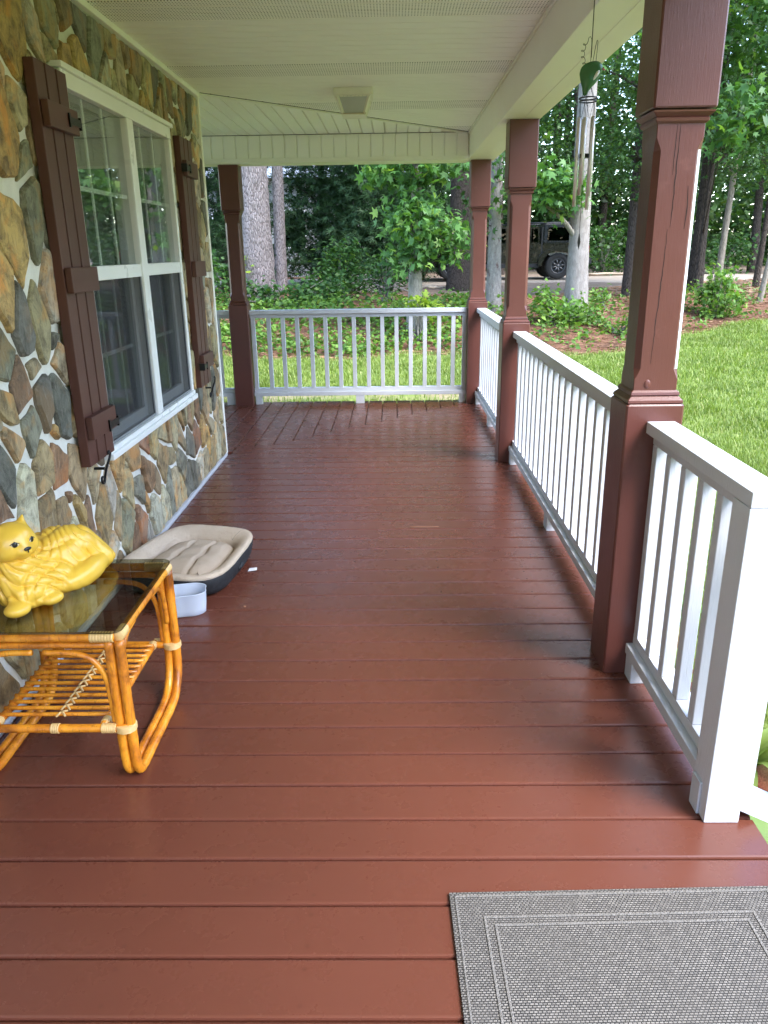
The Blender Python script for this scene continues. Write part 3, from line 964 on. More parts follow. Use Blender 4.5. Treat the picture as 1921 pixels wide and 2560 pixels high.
# ------------------------------------------------------------------ posts
def post(cx, cy, label, crack=False):
    p = empty('porch_post', (cx, cy, 0), label, 'post', 'brown square porch posts')
    H = 0.0925
    def lf(name, lv):
        V, F = loft_sq(lv, cx, cy)
        return link(name, mesh_np(name, np.array(V) - np.array([cx, cy, 0]), F), 'post', p, (cx, cy, 0))
    lf('base_block', [(0.001, H, 0.006), (0.969, H, 0.006), (0.974, H - 0.004, 0.008)])
    lf('base_moulding', [(0.9745, H - 0.008, 0.002), (0.978, H - 0.004, 0.002), (0.986, H - 0.005, 0.002), (0.999, H - 0.018, 0.002), (1.002, H - 0.014, .002), (1.010, H - 0.016, .002), (1.016, H - 0.022, .002)])
    lf('shaft', [(0.95, 0.069, 0.002), (1.052, 0.069, 0.002), (1.068, 0.069, 0.010), (1.085, 0.069, 0.017), (1.715, 0.069, 0.017), (1.732, 0.069, 0.010), (1.75, 0.069, 0.002), (1.83, 0.069, 0.002)])
    lf('upper_moulding', [(1.786, H - 0.022, .002), (1.792, H - 0.016, .002), (1.800, H - 0.015, .002), (1.803, H - 0.018, .002), (1.814, H - 0.005, .002), (1.8185, H - 0.004, .002)])
    lf('upper_block', [(1.824, H - 0.004, 0.004), (1.828, H - 0.001, 0.006), (2.2195, H - 0.001, 0.006)])
    if crack:
        fy = cy - 0.069
        def slit(pts, w):
            V, F = [], []
            for i, (x, z) in enumerate(pts):
                ww = w * (0.25 + math.sin(math.pi * (i + 0.3) / len(pts))) * random.uniform(.7, 1.2)
                V += [(x - ww, fy - 0.0006, z), (x + ww, fy - 0.0006, z), (x + ww, fy + 0.003, z), (x - ww, fy + 0.003, z)]
            for i in range(len(pts) - 1):
                for a in range(4):
                    b = (a + 1) % 4
                    F.append((i * 4 + a, i * 4 + b, i * 4 + 4 + b, i * 4 + 4 + a))
            link('crack', mesh_np('crack', V, F), 'crack', p)
        rr = random.Random(3)
        slit([(cx - 0.004 + 0.006 * (z - 1.4) + rr.uniform(-.0012, .0012), z) for z in np.linspace(1.785, 1.505, 16)], 0.0011)
        slit([(cx - 0.013 + 0.004 * (z - 1.4) + rr.uniform(-.0008, .0008), z) for z in np.linspace(1.784, 1.65, 8)], 0.0008)
        slit([(cx - 0.016 + 0.03 * (z - 1.3) + rr.uniform(-.0014, .0014), z) for z in np.linspace(1.50, 1.10, 22)], 0.0011)
        slit([(cx + 0.041 - 0.06 * abs(z - 1.56) + rr.uniform(-.001, .001), z) for z in np.linspace(1.62, 1.50, 8)], 0.0012)
        # filled knot hole above the base moulding, white strip along the shaft edge on the yard side
        bm = bmesh.new()
        bmesh.ops.create_uvsphere(bm, u_segments=14, v_segments=8, radius=0.013)
        for v in bm.verts: v.co = Vector((v.co.x * 0.85, v.co.y * 0.30, v.co.z * 1.1))
        me_ = bpy.data.meshes.new('knot'); bm.to_mesh(me_); bm.free()
        link('knot', me_, 'post', p, (cx - 0.026, fy, 1.036))
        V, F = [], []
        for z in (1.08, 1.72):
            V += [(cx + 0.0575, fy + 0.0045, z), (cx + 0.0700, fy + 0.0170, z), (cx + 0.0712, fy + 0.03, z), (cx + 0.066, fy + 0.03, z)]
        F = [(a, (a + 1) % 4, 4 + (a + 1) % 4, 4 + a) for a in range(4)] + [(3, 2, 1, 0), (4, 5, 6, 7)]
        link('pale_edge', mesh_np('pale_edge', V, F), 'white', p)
    return p


PX = 0.835
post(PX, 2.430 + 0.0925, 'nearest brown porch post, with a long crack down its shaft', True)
post(PX, 5.330 + 0.0925, 'brown porch post midway along the railing, second from the camera')
post(PX - 0.025, 7.580 + 0.0925, 'brown porch post at the far right corner of the railing')
post(-1.495, 7.580 + 0.0925, 'dark brown porch post at the far left, just past the stone corner')

# white newel at the steps
nw = empty('newel_post', (0.857, 1.712, 0), 'white square newel post at the end of the nearest railing', 'post')
box('shaft', 0.811, 0.903, 1.664, 1.758, 0.001, 0.881, 'white', nw, 0.003)
box('foot_strip', 0.8035, 0.8105, 1.70, 1.752, 0.001, 0.10, 'white', nw, 0.002)

# ------------------------------------------------------------------ railings
BAL = box_mesh('baluster', -0.019, 0.019, -0.019, 0.019, 0, 0.684, 0.002, 1)


def railing_y(y0, y1, label, x=0.857, bal_from=None, blocks=(), cap_to=None):
    r = empty('porch_railing', (x, (y0 + y1) / 2, 0), label, 'railing', 'white porch railings')
    xi, xo = x - 0.045, x + 0.045
    box('cap_rail', xi, xo, cap_to if cap_to is not None else y0, y1, 0.882, 0.920, 'white', r, 0.003)
    box('sub_rail', x - 0.019, x + 0.019, y0 + 0.001, y1 - 0.001, 0.846, 0.8815, 'white', r, 0.002)
    box('bottom_rail', xi + 0.002, xo - 0.002, y0 + 0.001, y1 - 0.001, 0.085, 0.123, 'white', r, 0.003)
    box('nailing_strip', x - 0.019, xo - 0.004, y0 + 0.001, y1 - 0.001, 0.1235, 0.161, 'white', r, 0.002)
    n = int((y1 - y0 - 0.05) / 0.148)
    ys = bal_from if bal_from is not None else [y0 + (y1 - y0 - (n - 1) * 0.148) / 2 + i * 0.148 for i in range(n)]
    for yy in ys:
        o = link('baluster', BAL, 'white', r, (x + random.uniform(-.001, .001), yy, 0.1615))
    for a, b in blocks:
        box('support_block', xi + 0.006, xo - 0.006, a, b, 0.001, 0.0845, 'white', r, 0.002)
    return r


def railing_x(x0, x1, y, label, bal=None, blocks=()):
    r = empty('porch_railing', ((x0 + x1) / 2, y, 0), label, 'railing', 'white porch railings')
    yi, yo = y - 0.045, y + 0.045
    box('cap_rail', x0, x1, yi, yo, 0.882, 0.920, 'white', r, 0.003)
    box('sub_rail', x0 + 0.001, x1 - 0.001, y - 0.019, y + 0.019, 0.846, 0.8815, 'white', r, 0.002)
    box('bottom_rail', x0 + 0.001, x1 - 0.001, yi + 0.002, yo - 0.002, 0.085, 0.123, 'white', r, 0.003)
    box('nailing_strip', x0 + 0.001, x1 - 0.001, y - 0.019, yo - 0.004, 0.1235, 0.161, 'white', r, 0.002)
    for xx in bal:
        link('baluster', BAL, 'white', r, (xx, y, 0.1615))
    for a, b in blocks:
        box('support_block', a, b, yi + 0.006, yo - 0.006, 0.001, 0.0845, 'white', r, 0.002)
    return r


railing_y(1.7585, 2.4295, 'short white railing between the nearest brown post and the white newel', cap_to=1.664,
          bal_from=[2.405, 2.278, 2.150, 2.020, 1.892, 1.778], blocks=((2.355, 2.425),))
railing_y(2.6155, 5.3295, 'longest white railing, along the right side between two brown posts', blocks=((5.25, 5.32), (3.90, 3.99), (2.63, 2.70)))
railing_y(5.5155, 7.5795, 'white railing along the right side nearest the far corner', x=0.845, blocks=((6.50, 6.58), (7.50, 7.57)))
railing_x(-1.402, 0.717, 7.672, 'white railing across the far end of the porch', [-1.375] + [-1.222 + 0.139 * i for i in range(14)] + [0.694],
          blocks=((-1.39, -1.33), (-0.382, -0.298), (0.655, 0.71)))
railing_x(-2.5, -1.588, 7.672, 'white railing left of the far dark post, mostly behind the stone corner', [-1.62 - 0.1 - 0.139 * i for i in range(6)], blocks=((-1.68, -1.60),))

# stair railing that slopes away to the right of the newel
sr = empty('stair_railing', (0.93, 1.712, 0), 'white sloping stair railing to the right of the newel', 'railing')
def slope_bar(name, x0, x1, z0, z1, y0, y1, th):
    V = [(x, y_, z + d) for x, z in ((x0, z0), (x1, z1)) for y_ in (y0, y1) for d in (0, th)]
    return link(name, mesh_np(name, V, [(0, 1, 3, 2), (4, 6, 7, 5), (0, 4, 5, 1), (2, 3, 7, 6), (0, 2, 6, 4), (1, 5, 7, 3)]), 'white', sr)
SLP = -0.50
slope_bar('bottom_rail', 0.9035, 1.75, 0.035, 0.035 + SLP * 0.8465, 1.672, 1.752, 0.05)
slope_bar('hand_rail', 0.9035, 1.75, 0.86, 0.86 + SLP * 0.8465, 1.668, 1.756, 0.04)
for i in range(6):
    xx = 0.924 + i * 0.139
    zb = 0.086 + SLP * (xx - 0.9035)
    box('baluster', xx - 0.018, xx + 0.018, 1.694, 1.730, zb, zb + 0.765, 'white', sr, 0.002)
box('lower_post', 1.7505, 1.84, 1.667, 1.757, -0.56, 0.50, 'white', sr, 0.003)

# ------------------------------------------------------------------ signed distance modelling (for rounded figures)
def surface_net(fn, lo, hi, h):
    lo = np.array(lo, float); hi = np.array(hi, float)
    n = np.ceil((hi - lo) / h).astype(int) + 1
    ax = [lo[i] + h * np.arange(n[i]) for i in range(3)]
    X, Y, Z = np.meshgrid(*ax, indexing='ij')
    D = fn(X, Y, Z)
    s = D < 0
    c = np.zeros((n[0] - 1, n[1] - 1, n[2] - 1), int)
    corners = [(i, j, k) for i in (0, 1) for j in (0, 1) for k in (0, 1)]
    for i, j, k in corners:
        c += s[i:n[0] - 1 + i, j:n[1] - 1 + j, k:n[2] - 1 + k]
    act = (c > 0) & (c < 8)
    idx = -np.ones(act.shape, int)
    cells = np.argwhere(act)
    idx[act] = np.arange(len(cells))
    acc = np.zeros((len(cells), 3)); cnt = np.zeros(len(cells))
    for a in corners:
        for d in range(3):
            if a[d]: continue
            b = list(a); b[d] = 1
            da = D[cells[:, 0] + a[0], cells[:, 1] + a[1], cells[:, 2] + a[2]]
            db = D[cells[:, 0] + b[0], cells[:, 1] + b[1], cells[:, 2] + b[2]]
            mk = (da < 0) != (db < 0)
            t_ = np.where(mk, da / (da - db + 1e-30), 0)
            p = np.array(a, float)[None, :] + 0 * t_[:, None]
            p[:, d] += t_
            acc += p * mk[:, None]; cnt += mk
    V = lo + h * (cells + acc / cnt[:, None])
    F = []
    for d in range(3):
        u, w = (d + 1) % 3, (d + 2) % 3
        sl0 = [slice(1, -1)] * 3; sl1 = [slice(1, -1)] * 3
        sl0[d] = slice(0, n[d] - 1); sl1[d] = slice(1, n[d])
        A, B = s[tuple(sl0)], s[tuple(sl1)]
        for flip, mk in ((False, A & ~B), (True, ~A & B)):
            e = np.argwhere(mk)
            if not len(e): continue
            off = np.ones(3, int); off[d] = 0
            e = e + off
            def cell(du, dw):
                q = e.copy(); q[:, u] += du; q[:, w] += dw
                return idx[q[:, 0], q[:, 1], q[:, 2]]
            qd = np.stack([cell(-1, -1), cell(0, -1), cell(0, 0), cell(-1, 0)], -1)
            F.append(qd[:, ::-1] if flip else qd)
    return V, np.concatenate(F)


def ell(c, r, rot=0.0, tilt=0.0):
    def f(x, y, z):
        dx, dy, dz = x - c[0], y - c[1], z - c[2]
        ca, sa = math.cos(rot), math.sin(rot)
        u, v = ca * dx + sa * dy, -sa * dx + ca * dy
        ct, st = math.cos(tilt), math.sin(tilt)
        u, w = ct * u + st * dz, -st * u + ct * dz
        k0 = np.sqrt((u / r[0]) ** 2 + (v / r[1]) ** 2 + (w / r[2]) ** 2)
        return (k0 - 1) * min(r)
    return f


def cone(p0, p1, r0, r1):
    p0 = np.array(p0, float); p1 = np.array(p1, float); d = p1 - p0; L2 = d @ d
    def f(x, y, z):
        t_ = np.clip(((x - p0[0]) * d[0] + (y - p0[1]) * d[1] + (z - p0[2]) * d[2]) / L2, 0, 1)
        return np.sqrt((x - p0[0] - t_ * d[0]) ** 2 + (y - p0[1] - t_ * d[1]) ** 2 + (z - p0[2] - t_ * d[2]) ** 2) - (r0 + (r1 - r0) * t_)
    return f


def smin(a, b, k):
    h = np.clip(0.5 + 0.5 * (b - a) / k, 0, 1)
    return b * (1 - h) + a * h - k * h * (1 - h)


# ------------------------------------------------------------------ ceiling lantern
cl = empty('ceiling_light', (-0.245, 5.60, CZ - 0.15), 'square cream lantern light with frosted glass on the porch ceiling', 'light')
M['lamp_metal'] = plain('lamp_metal', (0.80, 0.78, 0.68), 0.45, 0.15, 12)
M['rust'] = plain('rusty_rim', (0.36, 0.24, 0.12), 0.6, 0.5, 40)
t = NT('frosted_glass'); M['frost'] = t.fin(t.mix(t.noise(t.coord('Object'), 9, 4), (0.40, 0.42, 0.39), (0.54, 0.56, 0.52)), 0.28)
lx, ly, lt = -0.245, 5.60, CZ
box('canopy', lx - 0.125, lx + 0.125, ly - 0.125, ly + 0.125, lt - 0.042, lt - 0.0005, 'lamp_metal', cl, 0.004)
for i in range(9):
    a = -0.10 + 0.025 * i
    for sy in (-1, 1):
        box('scallop', lx + a - 0.0115, lx + a + 0.0115, ly + sy * 0.112 - 0.002, ly + sy * 0.112 + 0.002, lt - 0.052, lt - 0.0422, 'lamp_metal', cl, 0.0015)
zt, zb, ht, hb = lt - 0.0425, lt - 0.142, 0.104, 0.070
for sx, sy in ((-1, -1), (1, -1), (1, 1), (-1, 1)):
    tube('corner_bar', [(lx + sx * ht, ly + sy * ht, zt), (lx + sx * hb, ly + sy * hb, zb)], 0.0115, 'lamp_metal', cl, 4, False)
for a, b in (((-1, -1), (1, -1)), ((1, -1), (1, 1)), ((1, 1), (-1, 1)), ((-1, 1), (-1, -1))):
    s = 0.97
    V = [(lx + a[0] * ht * s, ly + a[1] * ht * s, zt), (lx + b[0] * ht * s, ly + b[1] * ht * s, zt), (lx + b[0] * hb * s, ly + b[1] * hb * s, zb), (lx + a[0] * hb * s, ly + a[1] * hb * s, zb)]
    link('glass_panel', mesh_np('glass_panel', V, [(0, 1, 2, 3)]), 'frost', cl)
box('bottom_rim', lx - hb - 0.008, lx + hb + 0.008, ly - hb - 0.008, ly + hb + 0.008, zb - 0.012, zb - 0.0005, 'lamp_metal', cl, 0.002)
box('bottom_edge', lx - hb - 0.01, lx + hb + 0.01, ly - hb - 0.010, ly - hb - 0.0085, zb - 0.003, zb + 0.001, 'rust', cl)

# ------------------------------------------------------------------ wind chime
hx, hy = 0.632, 2.76
ch = empty('wind_chime', (hx, hy, 1.45), 'wind chime with a green bird on top and silver tubes, hanging by the beam', 'wind chime')
M['wire'] = plain('dark_wire', (0.02, 0.02, 0.018), 0.5, 0.3, 40)
M['tube_metal'] = plain('aluminium_tube', (0.74, 0.71, 0.69), 0.36, 0.12, 20, metallic=0.55)
M['bird_green'] = plain('bird_green', (0.035, 0.13, 0.035), 0.4, 0.25, 30)
M['bird_white'] = plain('bird_white', (0.75, 0.74, 0.68), 0.5)
M['bird_red'] = plain('bird_red', (0.45, 0.10, 0.08), 0.5)
tube('cord', [(hx, hy, CZ - 0.002), (hx, hy, 2.20), (hx + 0.001, hy, 2.02)], 0.0016, 'wire', ch, 6)
tube('hook', [(hx + 0.008 * math.cos(a), hy, CZ - 0.012 + 0.010 * math.sin(a)) for a in np.linspace(-2.2, 3.4, 14)], 0.0016, 'wire', ch, 6)
for s_, n_ in ((-1, 4), (1, 0)):
    pts = []
    if n_:
        for u in np.linspace(0, 1, 70):
            th = u * n_ * 2 * math.pi
            pts.append((hx - 0.016 - 0.010 * math.sin(u * 3) + 0.0055 * math.cos(th), hy, 1.995 + 0.070 * u + 0.0055 * math.sin(th)))
        e = np.array(pts[-1])
        pts += [tuple(e + np.array(d)) for d in ((0.002, 0, 0.010), (0.006, 0, 0.013), (0.011, 0, 0.006), (0.013, 0, -0.02), (0.012, 0, -0.058))]
    else:
        pts = [(hx + 0.006, hy, 2.00), (hx + 0.012, hy, 2.045), (hx + 0.016, hy, 2.066), (hx + 0.019, hy, 2.062), (hx + 0.018, hy, 2.03), (hx + 0.016, hy, 1.995)]
        pts = smooth_path(pts, 24)
    tube('wing_wire', pts, 0.0009, 'wire', ch, 5)
body = lambda x, y, z: smin(smin(ell((hx - 0.002, hy, 1.972), (0.030, 0.011, 0.034), 0, 0.35)(x, y, z), ell((hx + 0.020, hy, 1.992), (0.016, 0.011, 0.014))(x, y, z), 0.015),
                            cone((hx - 0.006, hy, 1.955), (hx - 0.012, hy, 1.918), 0.013, 0.006)(x, y, z), 0.015)
V, F = surface_net(body, (hx - 0.05, hy - 0.02, 1.90), (hx + 0.05, hy + 0.02, 2.02), 0.003)
link('bird_body', mesh_np('bird_body', V, F, True), 'bird_green', ch)
tube('bird_breast', smooth_path([(hx + 0.030, hy - 0.004, 1.992), (hx + 0.021, hy - 0.009, 1.972), (hx + 0.006, hy - 0.008, 1.951)], 12), np.r_[np.linspace(0.002, 0.0058, 6), np.linspace(0.0055, 0.002, 6)], 'bird_white', ch, 8)
tube('bird_beak', [(hx + 0.034, hy, 1.990), (hx + 0.050, hy, 1.984)], [0.004, 0.001], 'bird_red', ch, 8)
for zz, rr_ in ((1.905, 0.028), (1.896, 0.026)):
    tube('ring', [(hx + rr_ * math.cos(a), hy + rr_ * math.sin(a), zz) for a in np.linspace(0, 2 * math.pi, 30)], 0.0022, 'wire', ch, 6)
lens = [0.28, 0.23, 0.27, 0.20, 0.24]
for i, L in enumerate(lens):
    a = 2 * math.pi * i / 5 + 0.5
    px, py = hx + 0.024 * math.cos(a), hy + 0.024 * math.sin(a)
    zt_ = 1.852 - 0.004 * (i % 2)
    tube('string', [(hx + 0.004 * math.cos(a), hy + .004 * math.sin(a), 1.945), (px, py, 1.90), (px, py, zt_)], 0.0008, 'wire', ch, 4)
    tube('string', [(px, py, 1.897), (hx + 0.024 * math.cos(a + .5), hy + 0.024 * math.sin(a + .5), zt_ - .004)], 0.0007, 'wire', ch, 4)
    tube('chime_tube', [(px, py, zt_ - 0.001), (px, py, zt_ - L)], 0.0062, 'tube_metal', ch, 12)
tube('striker_cord', [(hx, hy, 1.90), (hx, hy, 1.50)], 0.0008, 'wire', ch, 4)
tube('striker', [(hx, hy, 1.742), (hx, hy, 1.730)], 0.0165, 'wire', ch, 16, False)
V = [(hx, hy - 0.002, 1.50), (hx - 0.005, hy - .002, 1.47), (hx, hy - .002, 1.445), (hx + 0.005, hy - .002, 1.47), (hx, hy + .002, 1.50), (hx - 0.005, hy + .002, 1.47), (hx, hy + .002, 1.445), (hx + 0.005, hy + .002, 1.47)]
link('sail', mesh_np('sail', V, [(0, 1, 2, 3), (7, 6, 5, 4), (0, 4, 5, 1), (1, 5, 6, 2), (2, 6, 7, 3), (3, 7, 4, 0)]), 'wire', ch)

# ------------------------------------------------------------------ rattan table
TX0, TX1, TY0, TY1, TZ = -1.215, -0.755, 1.845, 2.330, 0.470
tb = empty('rattan_side_table', ((TX0 + TX1) / 2, (TY0 + TY1) / 2, 0), 'varnished rattan side table with smoked glass top and slatted shelf', 'table')
bm = bmesh.new()
gx0, gx1, gy0, gy1 = TX0 - 0.012, TX1 + 0.012, TY0 - 0.014, TY1 + 0.016
ring_ = []
for cx_, cy_, a0 in ((gx1 - .03, gy1 - .03, 0), (gx0 + .03, gy1 - .03, 90), (gx0 + .03, gy0 + .03, 180), (gx1 - .03, gy0 + .03, 270)):
    for a in range(0, 91, 15):
        ring_.append((cx_ + .03 * math.cos(R(a0 + a)), cy_ + .03 * math.sin(R(a0 + a))))
fb_ = bm.faces.new([bm.verts.new((x, y_, TZ + 0.0145)) for x, y_ in ring_])
ex = bmesh.ops.extrude_face_region(bm, geom=[fb_])
bmesh.ops.translate(bm, verts=[g for g in ex['geom'] if isinstance(g, bmesh.types.BMVert)], vec=(0, 0, 0.008))
bmesh.ops.recalc_face_normals(bm, faces=bm.faces)
bmesh.ops.bevel(bm, geom=[e for e in bm.edges if abs(e.verts[0].co.z - e.verts[1].co.z) < 1e-5], offset=0.002, segments=2, affect='EDGES')
me = bpy.data.meshes.new('glass_top'); bm.to_mesh(me); bm.free()
link('glass_top', me, 'table_glass', tb)
GTOP = TZ + 0.0225
pr_ = 0.0125


def pole(pts, r=pr_, name='pole', n=None):
    P = smooth_path(pts, n or 8 * len(pts)) if len(pts) > 2 else np.linspace(pts[0], pts[1], 9)
    rad = np.full(len(P), r) * (1 + 0.03 * np.sin(np.arange(len(P)) * 1.9)) 
    return tube(name, P, rad, 'rattan', tb, 10)


# top frame: doubled poles on each side
for y_ in (TY0, TY1):
    pole([(TX0 + .01, y_, TZ), (TX1 - .01, y_, TZ)], 0.0135, 'top_rail')
    pole([(TX0 + .02, y_ + (.004 if y_ < 2 else -.004), TZ - 0.026), (TX1 - .02, y_ + (.004 if y_ < 2 else -.004), TZ - 0.026)], 0.010, 'top_rail')
for x in (TX0, TX1):
    pole([(x, TY0 + .01, TZ), (x, TY1 - .01, TZ)], 0.0135, 'top_rail')
# side loops: each a doubled bent pole: front leg, floor runner, back leg
for x, sg in ((TX1, -1), (TX0, 1)):
    for off in (0.0, 0.0285):
        xx = x + sg * off
        i_ = 0.0
        pole([(xx, TY0 + .006, TZ - .012), (xx, TY0 + .004, 0.30), (xx, TY0 + .008, 0.10), (xx, TY0 + .020, 0.035), (xx, TY0 + .055, 0.0145), (xx, TY0 + .16, 0.0145), (xx, TY1 - .13, 0.016), (xx, TY1 - .06, 0.035), (xx, TY1 - .018, 0.085), (xx, TY1 - .004, 0.16), (xx, TY1 - .004, 0.32), (xx, TY1 - .004, TZ - .012)], 0.0145, 'leg_loop', 90)
# arched braces under the top
for y_, sg in ((TY0 + .006, 1), (TY1 - .006, -1)):
    for x, sx in ((TX1 - .045, -1), (TX0 + .045, 1)):
        pole([(x + sx * 0.17, y_, TZ - .050), (x + sx * .09, y_, TZ - .053), (x + sx * .04, y_, TZ - .072), (x + sx * .008, y_, TZ - .125), (x, y_, TZ - .20), (x - sx * 0.002, y_, TZ - .27)], 0.0085, 'brace', 40)
for x, sg in ((TX1 - .013, -1), (TX0 + .013, 1)):
    pole([(x, TY0 + .16, TZ - .030), (x, TY0 + .09, TZ - .040), (x, TY0 + .045, TZ - .085), (x, TY0 + .030, TZ - .17)], 0.0085, 'brace', 30)
    pole([(x, TY1 - .16, TZ - .030), (x, TY1 - .09, TZ - .040), (x, TY1 - .045, TZ - .085), (x, TY1 - .030, TZ - .19)], 0.0085, 'brace', 30)
# shelf
SZ = 0.185
for y_ in (TY0 + .008, TY1 - .008):
    pole([(TX0, y_ + (-.014 if y_ < 2 else .0), SZ), (TX1, y_ + (-.014 if y_ < 2 else .0), SZ)], 0.0125, 'shelf_rail')
for x in (TX0 + 0.075, TX1 - 0.075):
    pole([(x, TY0, SZ + .004), (x, TY1, SZ + .004)], 0.0115, 'shelf_rail')
nsl = 13
for i in range(nsl):
    y_ = TY0 + 0.045 + i * (TY1 - TY0 - 0.085) / (nsl - 1)
    pole([(TX0 + .066, y_ + random.uniform(-.002, .002), SZ + .013), (TX1 - .066, y_ + random.uniform(-.002, .002), SZ + .013)], 0.0062, 'shelf_slat')


def binding(p0, p1, r, nrm=7):
    """wound cane: a tube with ring ridges between two points"""
    p0, p1 = np.array(p0, float), np.array(p1, float)
    P, rad = [], []
    for i in range(nrm):
        for f, q in ((0.02, 0.90), (0.25, 1.0), (0.75, 1.0), (0.98, 0.90)):
            P.append(p0 + (p1 - p0) * (i + f) / nrm); rad.append(r * q)
    tube('binding', P, rad, 'cane', tb, 10)


for x, sg in ((TX1, -1), (TX0, 1)):
    for y_, sy in ((TY0, 1), (TY1, -1)):
        binding((x + sg * .010, y_, TZ + .0), (x + sg * .075, y_, TZ + .0), 0.0158, 8)
        binding((x, y_ + sy * .0, TZ), (x, y_ + sy * .05, TZ), 0.0162, 6)
        binding((x + sg * .013, y_ + sy * .004, SZ - .010), (x + sg * .013, y_ + sy * .004, SZ + .010), 0.0305, 5)
        binding((x + sg * .036, y_ - (.006 if sy > 0 else -.008), SZ), (x + sg * .078, y_ - (.006 if sy > 0 else -.008), SZ), 0.0150, 8)
        binding((x + sg * .0745, y_ + sy * .010, SZ + .004), (x + sg * .0745, y_ + sy * .032, SZ + .004), 0.0145, 3)
# cane lacing down the middle of the shelf
lx_ = (TX0 + TX1) / 2 + 0.02
binding((lx_ - .012, TY0 - .006, SZ), (lx_ + .012, TY0 - .006, SZ), 0.0150, 4)
for i in range(nsl):
    y_ = TY0 + 0.045 + i * (TY1 - TY0 - 0.085) / (nsl - 1)
    tube('lacing', smooth_path([(lx_ - .012, y_ - .016, SZ + .014), (lx_ - .002, y_ - .004, SZ + .0215), (lx_ + .012, y_ + .010, SZ + .018)], 8), 0.0032, 'cane', tb, 5)
    tube('lacing', smooth_path([(lx_ + .014, y_ - .014, SZ + .014), (lx_ + .003, y_ - .004, SZ + .0225), (lx_ - .008, y_ + .006, SZ + .016)], 8), 0.0032, 'cane', tb, 5)

# ------------------------------------------------------------------ ceramic cat
G = GTOP
M['ceramic'] = NT('yellow_ceramic').fin((0.80, 0.47, 0.065), 0.22, Coat_Weight=0.0) if False else None
t = NT('yellow_ceramic')
v = t.coord('Object')
M['ceramic'] = t.fin(t.mix(t.noise(v, 16, 4), (0.76, 0.42, 0.038), (0.84, 0.53, 0.07)), 0.24)
M['eye_white'] = plain('eye_white', (0.80, 0.66, 0.42), 0.2)
M['black_gloss'] = plain('black_gloss', (0.008, 0.007, 0.007), 0.15)
DA = math.atan2(0.85, 0.53)            # body axis direction on the table


HA = math.radians(-30)                  # heading of the face (0 = +x, -90 = towards the camera)
CO = (-1.030, 2.120)
c_, s_ = math.cos(DA), math.sin(DA)
def cat_pt(u, v, z): return np.array([CO[0] + c_ * u - s_ * v, CO[1] + s_ * u + c_ * v, G + z])
hc = cat_pt(-0.122, -0.010, 0.197)
fd = np.array([math.cos(HA), math.sin(HA), 0.0]); fs = np.array([-math.sin(HA), math.cos(HA), 0.0]); fu = np.array([0, 0, 1.0])
def face(f, s, u): return hc + fd * f + fs * s + fu * u


